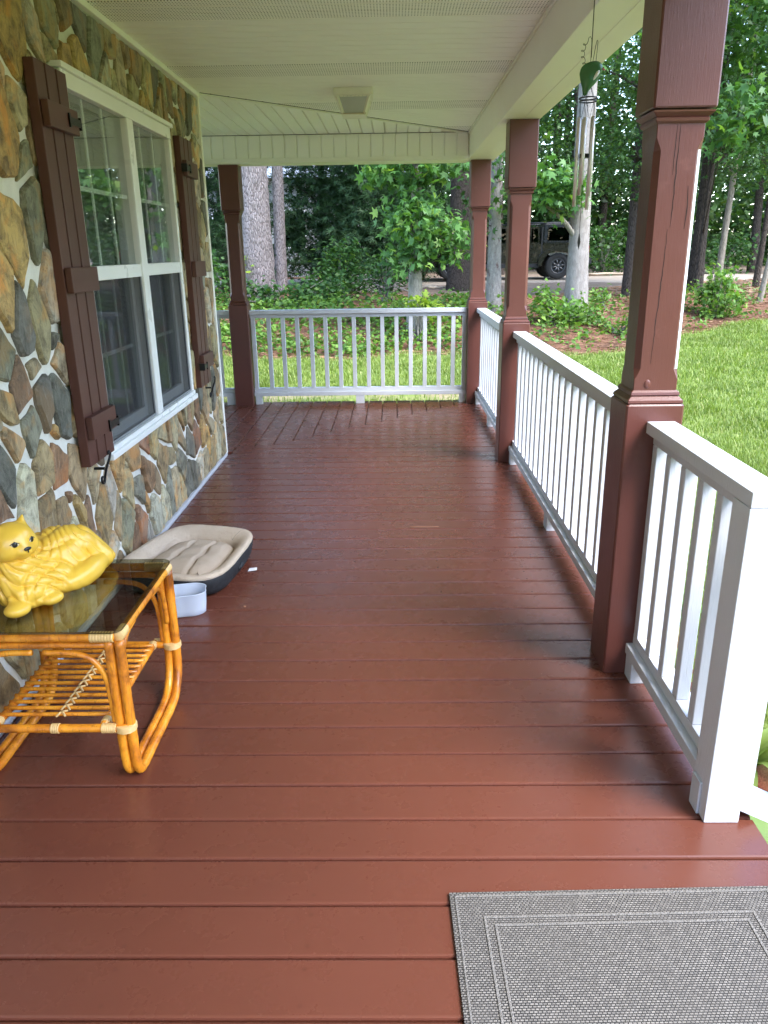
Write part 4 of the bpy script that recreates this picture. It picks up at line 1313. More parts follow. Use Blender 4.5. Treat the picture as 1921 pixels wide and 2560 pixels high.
def cat_sdf(x, y, z):
    # shapes are placed along the body axis: u along the body, v towards the wall
    dx, dy = x - CO[0], y - CO[1]
    u = c_ * dx + s_ * dy; v = -s_ * dx + c_ * dy
    zz = z - G
    E = lambda c, r: (np.sqrt(((u - c[0]) / r[0]) ** 2 + ((v - c[1]) / r[1]) ** 2 + ((zz - c[2]) / r[2]) ** 2) - 1) * min(r)
    d = E((0.060, 0.055, 0.070), (0.140, 0.090, 0.098))                  # rump and back
    d = smin(d, E((-0.07, 0.040, 0.062), (0.10, 0.085, 0.082)), 0.04)    # flank and shoulder
    d = smin(d, E((-0.118, 0.010, 0.078), (0.072, 0.072, 0.100)), 0.03)  # chest ruff
    d = smin(d, E((-0.10, -0.045, 0.035), (0.078, 0.042, 0.045)), 0.03)  # bib
    d = smin(d, E((0.165, 0.025, 0.040), (0.058, 0.055, 0.045)), 0.03)
    d = smin(d, E((-0.01, -0.022, 0.035), (0.10, 0.045, 0.045)), 0.03)   # thigh
    # fur: long combed locks, deeper towards the belly
    ph = 2.2 * np.sin(19 * u + 14 * zz) + 1.6 * np.sin(33 * v - 21 * u)
    f1 = np.sin(75 * (u * 0.62 + zz * 0.78) + ph); f2 = np.sin(52 * (u * 0.9 - zz * 0.35) - 1.7 * ph)
    f3 = np.sin(118 * (u * 0.75 + zz * 0.6 - v * .3) + 1.3 * ph)
    w = np.clip(zz / 0.03, 0, 1)
    d = d + w * (0.0075 * (1 - np.abs(f1)) ** 2.2 + 0.0055 * (1 - np.abs(f2)) ** 2.5 + 0.0022 * (1 - np.abs(f3)) ** 2 - 0.0025)
    # tail laid along the front, smooth
    t1 = np.clip((u + 0.00) / 0.175, 0, 1)
    tv = -0.058 + 0.050 * t1 ** 2
    tr = 0.022 + 0.015 * np.sin(np.pi * np.clip(t1 * 0.9 + 0.12, 0, 1))
    du = np.maximum(np.maximum(-u, u - 0.175), 0)
    d = smin(d, np.sqrt(du ** 2 + (v - tv) ** 2 + (zz - 0.030 - 0.012 * t1) ** 2) - tr + 0.0006 * f3, 0.008)
    # paws
    d = smin(d, E((-0.175, -0.070, 0.018), (0.038, 0.032, 0.021)), 0.010)
    d = smin(d, E((-0.075, -0.085, 0.016), (0.034, 0.024, 0.018)), 0.010)
    # head: skull, cheeks, bridge of the nose, muzzle pads, chin, ears
    hd = ell(hc, (0.058, 0.062, 0.052), HA)(x, y, z)
    for sg in (-1, 1):
        hd = smin(hd, ell(face(0.012, sg * 0.034, -0.022), (0.034, 0.030, 0.026), HA)(x, y, z), 0.02)
        hd = smin(hd, ell(face(0.050, sg * 0.009, -0.024), (0.016, 0.013, 0.011), HA)(x, y, z), 0.010)
        hd = smin(hd, cone(face(-0.004, sg * 0.036, 0.030), face(-0.004, sg * 0.047, 0.062), 0.020, 0.0025)(x, y, z), 0.010)
    hd = smin(hd, cone(face(0.030, 0, 0.018), face(0.058, 0, -0.010), 0.016, 0.007)(x, y, z), 0.016)
    hd = smin(hd, ell(face(0.042, 0, -0.038), (0.015, 0.014, 0.010), HA)(x, y, z), 0.010)
    d = smin(d, hd + 0.0004 * f1, 0.012)
    return np.maximum(d, 0.001 - zz)


V, F = surface_net(cat_sdf, (-1.27, 1.88, G - 0.004), (-0.84, 2.38, G + 0.29), 0.0032)
cat = empty('cat_figurine', (CO[0], CO[1], G), 'glossy yellow ceramic cat lying on the glass table top', 'figurine')
link('body', mesh_np('body', V, F, True), 'ceramic', cat)


def on_face(s, u):
    """point of the face surface seen along the face direction at offset s, u"""
    for f in np.arange(0.11, 0.0, -0.0008):
        p = face(f, s, u)
        if cat_sdf(*(np.array([q]) for q in p))[0] < 0: return p
    return face(0.05, s, u)


def blob(name, c, r, mat, ax=None):
    f_, s2, u_ = ax if ax is not None else (fd, fs, fu)
    bm = bmesh.new(); bmesh.ops.create_uvsphere(bm, u_segments=16, v_segments=10, radius=1.0)
    me = bpy.data.meshes.new(name)
    for vv in bm.verts:
        vv.co = Vector(f_ * vv.co.x * r[0] + s2 * vv.co.y * r[1] + u_ * vv.co.z * r[2])
    bm.to_mesh(me); bm.free()
    me.polygons.foreach_set('use_smooth', np.ones(len(me.polygons), bool))
    return link(name, me, mat, cat, c)


for sg in (-1, 1):
    ec = on_face(sg * 0.026, 0.004)
    aa = HA + sg * 0.45
    ax = (np.array([math.cos(aa), math.sin(aa), 0]), np.array([-math.sin(aa), math.cos(aa), 0]), fu)
    blob('eye', ec, (0.0035, 0.0115, 0.0072), 'eye_white', ax)
    blob('pupil', ec + ax[0] * 0.0016, (0.0030, 0.0078, 0.0080), 'black_gloss', ax)
    tube('eye_line', [ec + ax[0] * 0.002 - ax[1] * 0.0125 + fu * .001, ec + ax[0] * .0022 + fu * 0.0088, ec + ax[0] * 0.002 + ax[1] * 0.0125 + fu * .001], 0.0012, 'black_gloss', cat, 5)
nc = on_face(0.0, -0.013)
blob('nose', nc, (0.004, 0.0115, 0.0060), 'black_gloss')
tube('mouth', [nc + fd * .001 - fu * .004, on_face(0, -0.024) + fd * .0008], 0.0024, 'black_gloss', cat, 6)

# ------------------------------------------------------------------ pet bed
t = NT('fleece'); v = t.coord('Object')
n1 = t.noise(v, 90, 8, 0.75); n2 = t.noise(v, 14, 5)
M['fleece'] = t.fin(t.mix(n2, (0.56, 0.44, 0.33), (0.72, 0.60, 0.47)), 0.95, t.bump(n1, 1.0, 0.012), 0.1)
t = NT('fleece_worn'); v = t.coord('Object')
n1 = t.noise(v, 120, 8, 0.75); n2 = t.noise(v, 10, 5)
M['fleece_worn'] = t.fin(t.mix(n2, (0.40, 0.315, 0.235), (0.53, 0.43, 0.33)), 0.95, t.bump(n1, 0.7, 0.008), 0.1)
M['black_cloth'] = plain('black_cloth', (0.012, 0.013, 0.016), 0.75, 0.3, 20, 0.5, 40, 0.006)
bc = (-0.972, 3.375)
bed = empty('pet_bed', (bc[0], bc[1], 0), 'beige fleece pet bed with black sides against the stone wall', 'pet bed')
NA = 72
th = np.linspace(0, 2 * np.pi, NA, endpoint=False)
BA = R(78)                                # long axis heading
def bed_pt(rad, a, z):
    # superellipse outline
    ca, sa = np.cos(a), np.sin(a)
    k = (np.abs(ca) ** 4.2 + np.abs(sa) ** 4.2) ** (-1 / 4.2)
    x, y_ = 0.322 * rad * k * ca, 0.258 * rad * k * sa * (1 - 0.10 * ca)
    cb, sb = math.cos(BA), math.sin(BA)
    return np.stack([bc[0] + cb * x - sb * y_, bc[1] + sb * x + cb * y_, z + 0 * a], -1)
def bed_loft(prof, name, mat, jit=0.0, close=False):
    V = []
    for i, (r_, z) in enumerate(prof):
        w = 1 + jit * (np.sin(th * 9 + i) * 0.5 + np.sin(th * 23 + i * 2) * 0.5)
        zz = z * (1 + 0.06 * np.cos(th - 0.6)) if z > 0.02 else z
        V.append(bed_pt(r_ * w, th, zz))
    n = len(prof)
    F = [(i * NA + j, i * NA + (j + 1) % NA, (i + 1) * NA + (j + 1) % NA, (i + 1) * NA + j) for i in range(n - 1) for j in range(NA)]
    if close: F.append(tuple((n - 1) * NA + j for j in range(NA)))
    return link(name, mesh_np(name, np.concatenate(V), F, True), mat, bed)
bed_loft([(0.70, 0.001), (0.80, 0.003), (0.885, 0.014), (0.935, 0.042), (0.965, 0.078), (0.975, 0.100), (0.968, 0.106)], 'outer_side', 'black_cloth', 0.010)
bed_loft([(0.966, 0.104), (0.978, 0.111), (0.968, 0.121), (0.93, 0.126), (0.87, 0.124), (0.80, 0.114), (0.74, 0.101), (0.69, 0.086), (0.66, 0.040)], 'bolster', 'fleece', 0.004)
# bolster corner seams and the two-lobed cushion
gx = np.linspace(-1, 1, 49)
U, W = np.meshgrid(gx, gx, indexing='ij')
rr2 = np.sqrt(U ** 2 + W ** 2)
ang = np.arctan2(W, U); sq = np.maximum(np.abs(U), np.abs(W))
P = bed_pt(0.735 * sq, ang, 0.0)
seam = np.exp(-((W - 0.30) / 0.05) ** 2) + np.exp(-((W + 0.32) / 0.05) ** 2)
hgt = 0.098 * (1 - sq ** 7) - 0.022 * seam * (1 - sq ** 4) + 0.004 * np.sin(U * 11 + W * 5) * (1 - sq ** 2)
P[..., 2] = 0.012 + hgt
nn = len(gx)
idx = np.arange(nn * nn).reshape(nn, nn)
F = np.stack([idx[:-1, :-1], idx[1:, :-1], idx[1:, 1:], idx[:-1, 1:]], -1).reshape(-1, 4)
link('cushion', mesh_np('cushion', P.reshape(-1, 3), F, True), 'fleece_worn', bed)
for a in (BA * 0 + 0.62, 2.52, 3.76, 5.66):
    s = bed_pt(np.array([0.95, 0.86, 0.78, 0.71]), np.full(4, a), np.array([0.1265, 0.1245, 0.112, 0.092]))
    tube('seam', s, 0.003, 'fleece_worn', bed, 6)
tube('side_fold', bed_pt(np.array([0.955, 0.965, 0.955]), np.array([4.62, 4.72, 4.82]), np.array([0.05, 0.062, 0.05])), [0.006, 0.012, 0.006], 'black_cloth', bed, 8)
M['paper'] = plain('white_tag', (0.78, 0.78, 0.80), 0.6)
tq = np.array([-0.690, 3.395, 0.004])
link('care_tag', mesh_np('care_tag', [tq + np.array(q) for q in ((-.02, -.02, 0), (.022, -.012, .002), (.018, .022, .002), (-.018, .018, .0), (-.02, -.02, -.001), (.022, -.012, .001), (.018, .022, .001), (-.018, .018, -.001))], [(0, 1, 2, 3), (7, 6, 5, 4), (0, 4, 5, 1), (1, 5, 6, 2), (2, 6, 7, 3)]), 'paper', bed)

# ------------------------------------------------------------------ plastic tub
t = NT('milky_plastic')
t.fin((0.74, 0.79, 0.88), 0.35, None, None)
tl = t.n('BsdfTranslucent'); tl.inputs['Color'].default_value = (0.75, 0.82, 0.92, 1)
mx = t.n('MixShader'); mx.inputs[0].default_value = 0.45
t.t.links.new(t.p.outputs[0], mx.inputs[1]); t.t.links.new(tl.outputs[0], mx.inputs[2]); t.t.links.new(mx.outputs[0], t.out.inputs[0])
M['milky'] = t.m
tc_ = (-0.905, 2.952)
tub = empty('plastic_tub', (tc_[0], tc_[1], 0), 'milky white plastic tub of water on the floor in front of the pet bed', 'tub')
NA2 = 48
a2 = np.linspace(0, 2 * np.pi, NA2, endpoint=False)
def tub_ring(s, z):
    k = (np.abs(np.cos(a2)) ** 3.4 + np.abs(np.sin(a2)) ** 3.4) ** (-1 / 3.4) * (1 - 0.035 * np.cos(4 * a2) ** 2)
    x, y_ = 0.098 * s * k * np.cos(a2), 0.066 * s * k * np.sin(a2)
    cr, sr = math.cos(0.22), math.sin(0.22)
    return np.stack([tc_[0] + cr * x - sr * y_, tc_[1] + sr * x + cr * y_, z + 0 * a2], -1)
prof = [(0.05, 0.001), (0.88, 0.001), (0.94, 0.006), (0.965, 0.03), (0.97, 0.034), (1.0, 0.094), (1.02, 0.098), (1.015, 0.102), (0.985, 0.100), (0.955, 0.036), (0.92, 0.010), (0.85, 0.006), (0.05, 0.006)]
V = np.concatenate([tub_ring(s, z) for s, z in prof])
F = [(i * NA2 + j, i * NA2 + (j + 1) % NA2, (i + 1) * NA2 + (j + 1) % NA2, (i + 1) * NA2 + j) for i in range(len(prof) - 1) for j in range(NA2)]
link('wall', mesh_np('wall', V, F, True), 'milky', tub)
wr = tub_ring(0.962, 0.05)
M['water'] = glass_mat('water', (0.9, 0.93, 0.95), 0.9, 1.33)
link('water', mesh_np('water', wr, [tuple(range(NA2))]), 'water', tub)

# small leaf crumbs on the floor
M['leaf_dry'] = plain('dry_leaf', (0.34, 0.17, 0.10), 0.8, 0.3, 60)
def crumb(x, y_, s, label, rot=0.0):
    rr = random.Random(int(x * 1000))
    bm = bmesh.new(); bmesh.ops.create_icosphere(bm, subdivisions=2, radius=s)
    for v in bm.verts:
        v.co = Vector((v.co.x * rr.uniform(.8, 1.3), v.co.y * rr.uniform(.6, 1.0), v.co.z * rr.uniform(.4, .7)))
    me = bpy.data.meshes.new('leaf_crumb'); bm.to_mesh(me); bm.free()
    o = link('leaf_crumb', me, 'leaf_dry', None, (x, y_, s * 0.45))
    return tag(o, label, 'debris')
crumb(-0.655, 2.99, 0.007, 'small dry brown crumb on the floor right of the plastic tub')
o = tube('pine_needle', smooth_path([(0.08, 3.985, 0.004), (0.15, 3.97, 0.006), (0.24, 3.975, 0.004)], 10), 0.0016, 'leaf_dry', None, 5)
tag(o, 'thin dry pine needle lying mid floor toward the right railing', 'debris')

# ------------------------------------------------------------------ doormat
t = NT('mat_weave')
tc = t.n('TexCoord'); mp = t.n('Mapping'); t.t.links.new(tc.outputs['Object'], mp.inputs[0])
br = t.n('TexBrick')
t.t.links.new(mp.outputs[0], br.inputs['Vector'])
br.inputs['Scale'].default_value = 1.0
br.inputs['Brick Width'].default_value = 0.0088
br.inputs['Row Height'].default_value = 0.0056
br.inputs['Mortar Size'].default_value = 0.0012
br.inputs['Mortar Smooth'].default_value = 0.6
br.inputs['Bias'].default_value = 0.0
br.inputs['Color1'].default_value = (0.235, 0.215, 0.192, 1); br.inputs['Color2'].default_value = (0.135, 0.124, 0.112, 1); br.inputs['Mortar'].default_value = (0.028, 0.027, 0.027, 1)
v1 = t.coord('Object')
c = t.mix(t.maprange(t.noise(v1, 6, 6, .65), 0.40, 0.68, 0, 0.5), br.outputs['Color'], (0.11, 0.10, 0.09))
inv = t.math('SUBTRACT', 1.0, br.outputs['Fac'])
M['mat'] = t.fin(c, 0.9, t.bump(inv, 1.0, 0.004), 0.2)
M['mat_rib'] = plain('mat_rib', (0.165, 0.152, 0.138), 0.9, 0.5, 160, 1.0, 220, 0.006)
mat_o = empty('doormat', (0.119, 1.427, 0), 'grey woven doormat with ribbed border at the bottom right', 'doormat')
mat_o.rotation_euler = (0, 0, R(1.4))
MW, ML = 0.765, 1.15
def mbox(name, x0, x1, y0, y1, z0, z1, mt, bev=0.002):
    me = box_mesh(name, x0, x1, y0, y1, z0, z1, bev)
    o = bpy.data.objects.new(name, me); COL.objects.link(o); me.materials.append(M[mt]); o.parent = mat_o
    return o
mbox('mat_body', 0, MW, -ML, 0, 0.0012, 0.0085, 'mat', 0.003)
for d, w in ((0.012, 0.005), (0.072, 0.006), (0.094, 0.006)):
    for nm, a in (('x', (d, MW - d, -d - w, -d)), ('y', (d, d + w, -ML + d, -d - w - .0005)), ('y', (MW - d - w, MW - d, -ML + d, -d - w - .0005))):
        mbox('border_rib', a[0], a[1], a[2], a[3], 0.0080, 0.0108, 'mat_rib', 0.0012)

# ------------------------------------------------------------------ foliage
def rand_rot(n, up_bias=0.6, rng=RNG):
    """n leaf frames: columns are leaf side, leaf axis, leaf normal."""
    a = rng.uniform(0, 2 * np.pi, n)
    axis = np.stack([np.cos(a), np.sin(a), rng.normal(-0.25, 0.35, n)], -1)
    axis /= np.linalg.norm(axis, axis=1)[:, None]
    nr = rng.normal(0, 1, (n, 3)) * (1 - up_bias) + np.array([0, 0, 1.0]) * up_bias
    nr -= axis * np.sum(nr * axis, 1)[:, None]
    nr /= np.linalg.norm(nr, axis=1)[:, None] + 1e-9
    side = np.cross(axis, nr)
    return np.stack([side, axis, nr], -1)


def star_leaf(full=True):
    angs = np.radians([-105, -52, 0, 52, 105]); ln = [0.55, 0.86, 1.0, 0.86, 0.55]
    if full:
        V = [(0, 0.25, 0.03)]
        per = [(0, 0, 0)]
        nt_ = np.radians([-150, -78, -26, 26, 78, 150])
        per = []
        for i in range(5):
            if i == 0: per.append((0, 0.02, 0))
            per.append((ln[i] * math.sin(angs[i]), 0.25 + ln[i] * 0.75 * math.cos(angs[i]), -0.10 * ln[i]))
            if i < 4: per.append((0.34 * math.sin(nt_[i + 1]), 0.25 + 0.34 * math.cos(nt_[i + 1]), 0.02))
        V += per
        n = len(per)
        F = [(0, 1 + (i + 1) % n, 1 + i) for i in range(n)]
        return np.array(V, float), np.array(F)
    V, F = [], []
    for i in range(5):
        d = np.array([math.sin(angs[i]), math.cos(angs[i])]); s = np.array([d[1], -d[0]])
        b = np.array([0, 0.25]); k = len(V)
        for p, z in ((b + s * 0.20, 0.02), (b + d * ln[i] * 0.75, -0.1), (b - s * 0.20, 0.02)):
            V.append((p[0], p[1], z))
        F.append((k, k + 1, k + 2))
    return np.array(V, float), np.array(F)


def lance_leaf(w=0.22):
    V = np.array([(0, 0, 0), (w, 0.45, 0.05), (0, 1, -0.12), (-w, 0.45, 0.05)], float)
    return V, np.array([(0, 1, 2), (0, 2, 3)])


def spray_leaf():
    V, F = [], []
    for i, (a, l) in enumerate(((-62, .55), (-30, .8), (0, 1.0), (30, .8), (62, .55))):
        d = np.array([math.sin(R(a)), math.cos(R(a))]); s = np.array([d[1], -d[0]]) * 0.055
        k = len(V); b = np.array([0, 0.12 * i * 0.5])
        V += [(b[0] + s[0], b[1] + s[1], 0), (d[0] * l, d[1] * l, -0.12 * l), (b[0] - s[0], b[1] - s[1], 0)]
        F.append((k, k + 1, k + 2))
    return np.array(V, float), np.array(F)


STAR, STARL, LANCE, BROAD, SPRAY = star_leaf(True), star_leaf(False), lance_leaf(0.20), lance_leaf(0.36), spray_leaf()


def leaf_arrays(C, size, tpl, up=0.6, rng=RNG):
    n = len(C)
    Rm = rand_rot(n, up, rng)
    sz = size * rng.uniform(0.6, 1.25, n)
    tv, tf = tpl
    V = np.einsum('nij,kj->nki', Rm, tv) * sz[:, None, None] + np.asarray(C)[:, None, :]
    F = tf[None] + (np.arange(n) * len(tv))[:, None, None]
    return V.reshape(-1, 3), F.reshape(-1, 3)


def clusters(ells, rng=RNG):
    """ells: (cx,cy,cz, rx,ry,rz, n) -> points biased to the shell of each ellipsoid"""
    out = []
    for cx, cy, cz, rx, ry, rz, n in ells:
        d = rng.normal(0, 1, (n, 3)); d /= np.linalg.norm(d, axis=1)[:, None]
        r = rng.uniform(0.25, 1.0, n) ** 0.55
        out.append(np.stack([cx + d[:, 0] * r * rx, cy + d[:, 1] * r * ry, cz + d[:, 2] * r * rz], -1))
    return np.concatenate(out)


def trunk_path(base, top, wob, n=14, rng=RNG):
    base, top = np.array(base, float), np.array(top, float)
    t_ = np.linspace(0, 1, n)
    P = base + (top - base) * t_[:, None]
    ph = rng.uniform(0, 6, 4)
    P[:, 0] += wob * (np.sin(t_ * 4 + ph[0]) - math.sin(ph[0])) * t_ ** 0.5
    P[:, 1] += wob * (np.sin(t_ * 5 + ph[1]) - math.sin(ph[1])) * t_ ** 0.5
    return P


def bark_tube(P, rad, sides, rough, rng=RNG):
    P = np.asarray(P, float)
    m = max(len(P), int(np.linalg.norm(P[-1] - P[0]) / 0.10))
    Q = smooth_path(P, m); r = np.interp(np.linspace(0, 1, m), np.linspace(0, 1, len(rad)), rad)
    V, F = tube_vf(Q, r, sides)
    V = V.reshape(m, sides, 3)
    off = (V - Q[:, None, :])
    k = 1 + rough * rng.normal(0, 1, (m, sides)) 
    V = (Q[:, None, :] + off * k[..., None]).reshape(-1, 3)
    return V, F


def tree(name, label, base, top, r0, r1, bark, ells=(), leaf=None, tpl=None, size=0.12, per=14, crad=0.22, limbs=0, group='trees beyond the lawn',
         wob=0.06, up=0.55, rough=0.02, cat='tree', seed=1, flare=1.35, sides=16, parts=True, crown_mesh=None):
    rng = np.random.default_rng(seed)
    bz = float(ground_z(base[0], base[1]))
    root = empty(name, (base[0], base[1], bz), label, cat, group)
    P = trunk_path((base[0], base[1], bz - 0.15), top, wob, 14, rng)
    rad = np.linspace(r0, r1, 14); rad[0] *= flare; rad[1] *= 1 + (flare - 1) * 0.35
    V, F = bark_tube(P, rad, sides, rough, rng)
    link('trunk', mesh_np('trunk', V, F, True), bark, root)
    if crown_mesh is not None:
        link('crown', crown_mesh, leaf, root, (base[0], base[1], bz))
        return root
    if not len(ells):
        return root
    C = clusters(ells, rng)
    # limbs reach from the trunk into the crown
    order = rng.permutation(len(C))
    for q in order[:limbs]:
        c = C[q]
        j = int(np.argmin(np.abs(P[:, 2] - (c[2] - 0.35 * np.linalg.norm(c[:2] - base)))))
        p0 = P[j]
        L = smooth_path([p0, p0 * 0.55 + c * 0.45 + np.array([0, 0, 0.12]), c], 10)
        rl = max(0.012, rad[j] * 0.35)
        V, F = tube_vf(L, np.linspace(rl, 0.006, 10), 7)
        link('limb', mesh_np('limb', V, F, True), 'bark_grey' if bark == 'bark_pale' else bark, root)
    # twigs, then leaves
    tw = MB()
    for c in C[order[limbs:limbs + 110]]:
        j = int(np.argmin(np.abs(P[:, 2] - (c[2] - 0.3))))
        d = P[j] - c; L = np.linalg.norm(d)
        s = c + d / max(L, 1e-6) * min(L, 0.6)
        tw.tube([s, (s + c) / 2 + np.array([0, 0, .04]), c], [0.007, 0.005, 0.003], 4, False)
    if tw.n:
        tag(tw.obj('twigs', 'bark_dark', root), kind='stuff')
    n = len(C) * per
    pts = np.repeat(C, per, 0) + rng.normal(0, crad, (n, 3)) * np.array([1, 1, 0.7])
    V, F = leaf_arrays(pts, size, tpl, up, rng)
    link('crown', mesh_np('crown', V, F), leaf, root)
    return root


GT = 'trees at the edge of the woods'
# named individuals seen between the posts
tree('pine_tree', 'thick pale-barked pine trunk just right of the far left post', (-3.0, 17.9), (-3.0, 17.9, 14), 0.335, 0.24, 'bark_pine',
     [(-3, 17.9, 11.5, 4.5, 4.0, 3.0, 220)], 'leaf_deep', SPRAY, 0.6, 10, 0.5, 4, GT, 0.03, seed=2, flare=1.15, sides=28, rough=0.03)
tree('pine_tree', 'slender pale trunk right of the thick pine', (-3.2, 22.8), (-3.0, 22.9, 15), 0.165, 0.11, 'bark_pine',
     [(-3.1, 22.9, 12, 4.0, 4.0, 3.0, 200)], 'leaf_deep', SPRAY, 0.6, 10, 0.5, 3, GT, 0.05, seed=3, flare=1.1, sides=18, rough=0.03)
tree('sweetgum_sapling', 'young sweetgum with star leaves behind the far railing', (0.38, 14.3), (0.50, 14.3, 4.6), 0.140, 0.05, 'bark_grey',
     [(0.50, 14.0, 1.95, 0.62, 0.55, 0.36, 30), (0.95, 14.1, 1.62, 0.42, 0.4, 0.40, 18), (0.28, 14.0, 1.35, 0.32, 0.3, 0.30, 9), (0.55, 14.2, 2.95, 1.05, 0.7, 0.50, 44), (-0.15, 14.2, 2.75, 0.45, 0.4, 0.25, 9), (0.5, 14.3, 4.2, 1.1, 1.0, 0.8, 24)],
     'leaf_sap', STAR, 0.135, 17, 0.14, 14, GT, 0.02, 0.35, seed=8, flare=1.25)
tree('sweetgum_tree', 'spotted grey trunk beside the far right post', (1.96, 15.5), (1.86, 15.5, 11), 0.128, 0.08, 'bark_spot',
     [(1.9, 15.6, 3.0, 0.8, 0.8, 1.0, 32), (1.5, 15.2, 2.1, 0.35, .35, .3, 6), (1.9, 16.2, 7.5, 2.8, 2.8, 2.6, 190)], 'leaf_gum', STAR, 0.13, 13, 0.18, 10, GT, 0.03, seed=5)
tree('pale_tree', 'pale leaning trunk behind the wind chime, with bright leaves on its left', (3.50, 15.2), (3.44, 15.2, 9.5), 0.200, 0.10, 'bark_pale',
     [(2.80, 14.6, 2.42, 0.46, 0.45, 0.40, 32), (3.1, 14.7, 2.15, 0.22, 0.2, 0.15, 6), (3.4, 15.4, 6.6, 2.2, 2.0, 2.2, 110)], 'leaf_sap', STAR, 0.145, 13, 0.15, 10, GT, 0.04, seed=6, flare=1.30, sides=22)
tree('pine_tree', 'dark pine trunk left of the far right post', (1.87, 22.5), (1.9, 22.6, 14), 0.30, 0.2, 'bark_dark',
     [(1.9, 22.6, 11, 4.5, 4.5, 3.2, 240)], 'leaf_deep', SPRAY, 0.6, 10, 0.5, 3, GT, 0.03, seed=7)
tree('pine_tree', 'dark trunk at the right edge of the nearest post', (7.50, 19.9), (7.45, 20, 13), 0.155, 0.12, 'bark_dark',
     [(7.6, 20, 4.2, 1.5, 1.5, 1.4, 110), (7.6, 20, 7.2, 2.2, 1.8, 2.2, 170)], 'leaf_deep', STARL, 0.115, 18, 0.27, 10, GT, 0.05, seed=9)
tree('slender_tree', 'slim pale trunk rising from the round bush at the right', (8.9, 22.0), (9.15, 22.2, 10), 0.085, 0.05, 'bark_tan',
     [(9.1, 22.2, 4.2, 1.8, 1.4, 1.3, 130), (9.1, 22.2, 7.6, 2.2, 1.8, 1.8, 170)], 'leaf_gum', STARL, 0.115, 18, 0.24, 10, GT, 0.05, seed=10)
tree('slender_tree', 'thin trunk at the right edge leaning right, partly cut by the frame', (8.45, 18.4), (9.4, 18.6, 9), 0.055, 0.035, 'bark_tan',
     [(8.7, 18.4, 3.2, 0.8, 0.8, 0.7, 30), (8.6, 18.4, 6.2, 1.4, 1.4, 1.6, 80)], 'leaf_gum', STARL, 0.135, 13, 0.2, 8, GT, 0.04, seed=11)
tree('slender_tree', 'grey thin trunk just left of the right edge one', (9.9, 21.9), (10.4, 22.1, 10), 0.075, 0.04, 'bark_dark',
     [(10.4, 22, 4.0, 1.8, 1.2, 1.0, 110), (10.3, 22, 7.5, 2.2, 1.8, 2.2, 170)], 'leaf_deep', STARL, 0.115, 18, 0.24, 8, GT, 0.06, seed=12)
tree('sweetgum_tree', 'leafy sweetgum filling the gap between chime and nearest post', (5.6, 19.0), (5.5, 19.1, 10), 0.13, 0.07, 'bark_dark',
     [(5.3, 18.6, 3.4, 1.2, 1.0, 0.9, 70), (5.5, 18.9, 5.4, 1.9, 1.6, 1.4, 130), (5.5, 19.6, 8.5, 3.6, 3.6, 2.6, 260)], 'leaf_gum', STARL, 0.115, 18, 0.24, 12, GT, 0.05, seed=13)
tree('sweetgum_tree', 'leafy sweetgum low branches right of the nearest post', (7.35, 19.4), (7.3, 19.2, 10), 0.055, 0.04, 'bark_dark',
     [(5.75, 14.3, 3.75, 0.28, 0.25, 0.22, 8), (5.6, 14.2, 3.25, 0.25, 0.2, 0.25, 8), (7.1, 17.3, 3.9, 0.9, 0.8, 0.8, 55), (7.3, 17.4, 5.6, 1.3, 1.2, 1.2, 90), (7.2, 17.6, 8, 1.5, 1.5, 1.5, 60)], 'leaf_gum', STAR, 0.165, 12, 0.2, 10, GT, 0.06, seed=14)
for i, (x, y_, h, lab) in enumerate([(-2.2, 25.5, 8, 'dark cedar behind the slender pale trunk'), (-0.6, 24.2, 7.5, 'dark cedar in the middle behind the far railing'), (-4.9, 23.5, 8, 'dark cedar left of the thick pine'),
                                     (0.9, 27.5, 8, 'dark cedar behind the star-leaved sapling'), (-6.8, 22.0, 8, 'dark cedar seen left past the stone corner')]):
    rng = np.random.default_rng(40 + i)
    ells = []
    for j in range(14):
        zz = 0.8 + h * 0.9 * j / 14
        rr_ = 1.55 * (1 - 0.8 * j / 14) + 0.25
        ells.append((x, y_, zz + 0.3, rr_, rr_, 0.45, int(34 * rr_)))
    tree('cedar_tree', lab, (x, y_), (x, y_, h), 0.14, 0.03, 'bark_dark', ells, 'leaf_cedar', SPRAY, 0.30, 14, 0.20, 12, 'dark cedars', 0.04, 0.35, seed=50 + i)
# background tree trunks on the right, crowns share one mesh
rng = np.random.default_rng(77)
C = clusters([(0, 0, 4.2, 2.2, 2.0, 1.4, 90), (0, 0, 7.6, 2.6, 2.4, 2.6, 150)], rng)
V, F = leaf_arrays(np.repeat(C, 22, 0) + rng.normal(0, .32, (len(C) * 22, 3)), 0.15, STARL, 0.5, rng)
CROWN = mesh_np('crown', V, F)
CROWN.materials.append(M['leaf_deep'])
for i, (x, y_, d, lab) in enumerate([(11.6, 31.0, .20, 'dark trunk across the driveway, behind the slim pale one'), (13.6, 30.5, .16, 'dark slim trunk across the driveway, second from the right edge'), (4.2, 32.0, .2, 'dark tree behind the parked truck bed'),
                                     (7.4, 33.5, .22, 'dark tree behind the truck, right of the pale leaning trunk'), (15.8, 29.5, .18, 'dark tree across the driveway at the right edge'), (9.2, 36, .2, 'distant tree right of the nearest post'), (1.2, 34, .2, 'distant tree behind the dark cedars')]):
    tree('woodland_tree', lab, (x, y_), (x + rng.uniform(-.4, .4), y_, 11), d, d * .5, 'bark_dark', leaf='leaf_deep', group='woodland trees across the driveway', seed=90 + i, crown_mesh=CROWN)

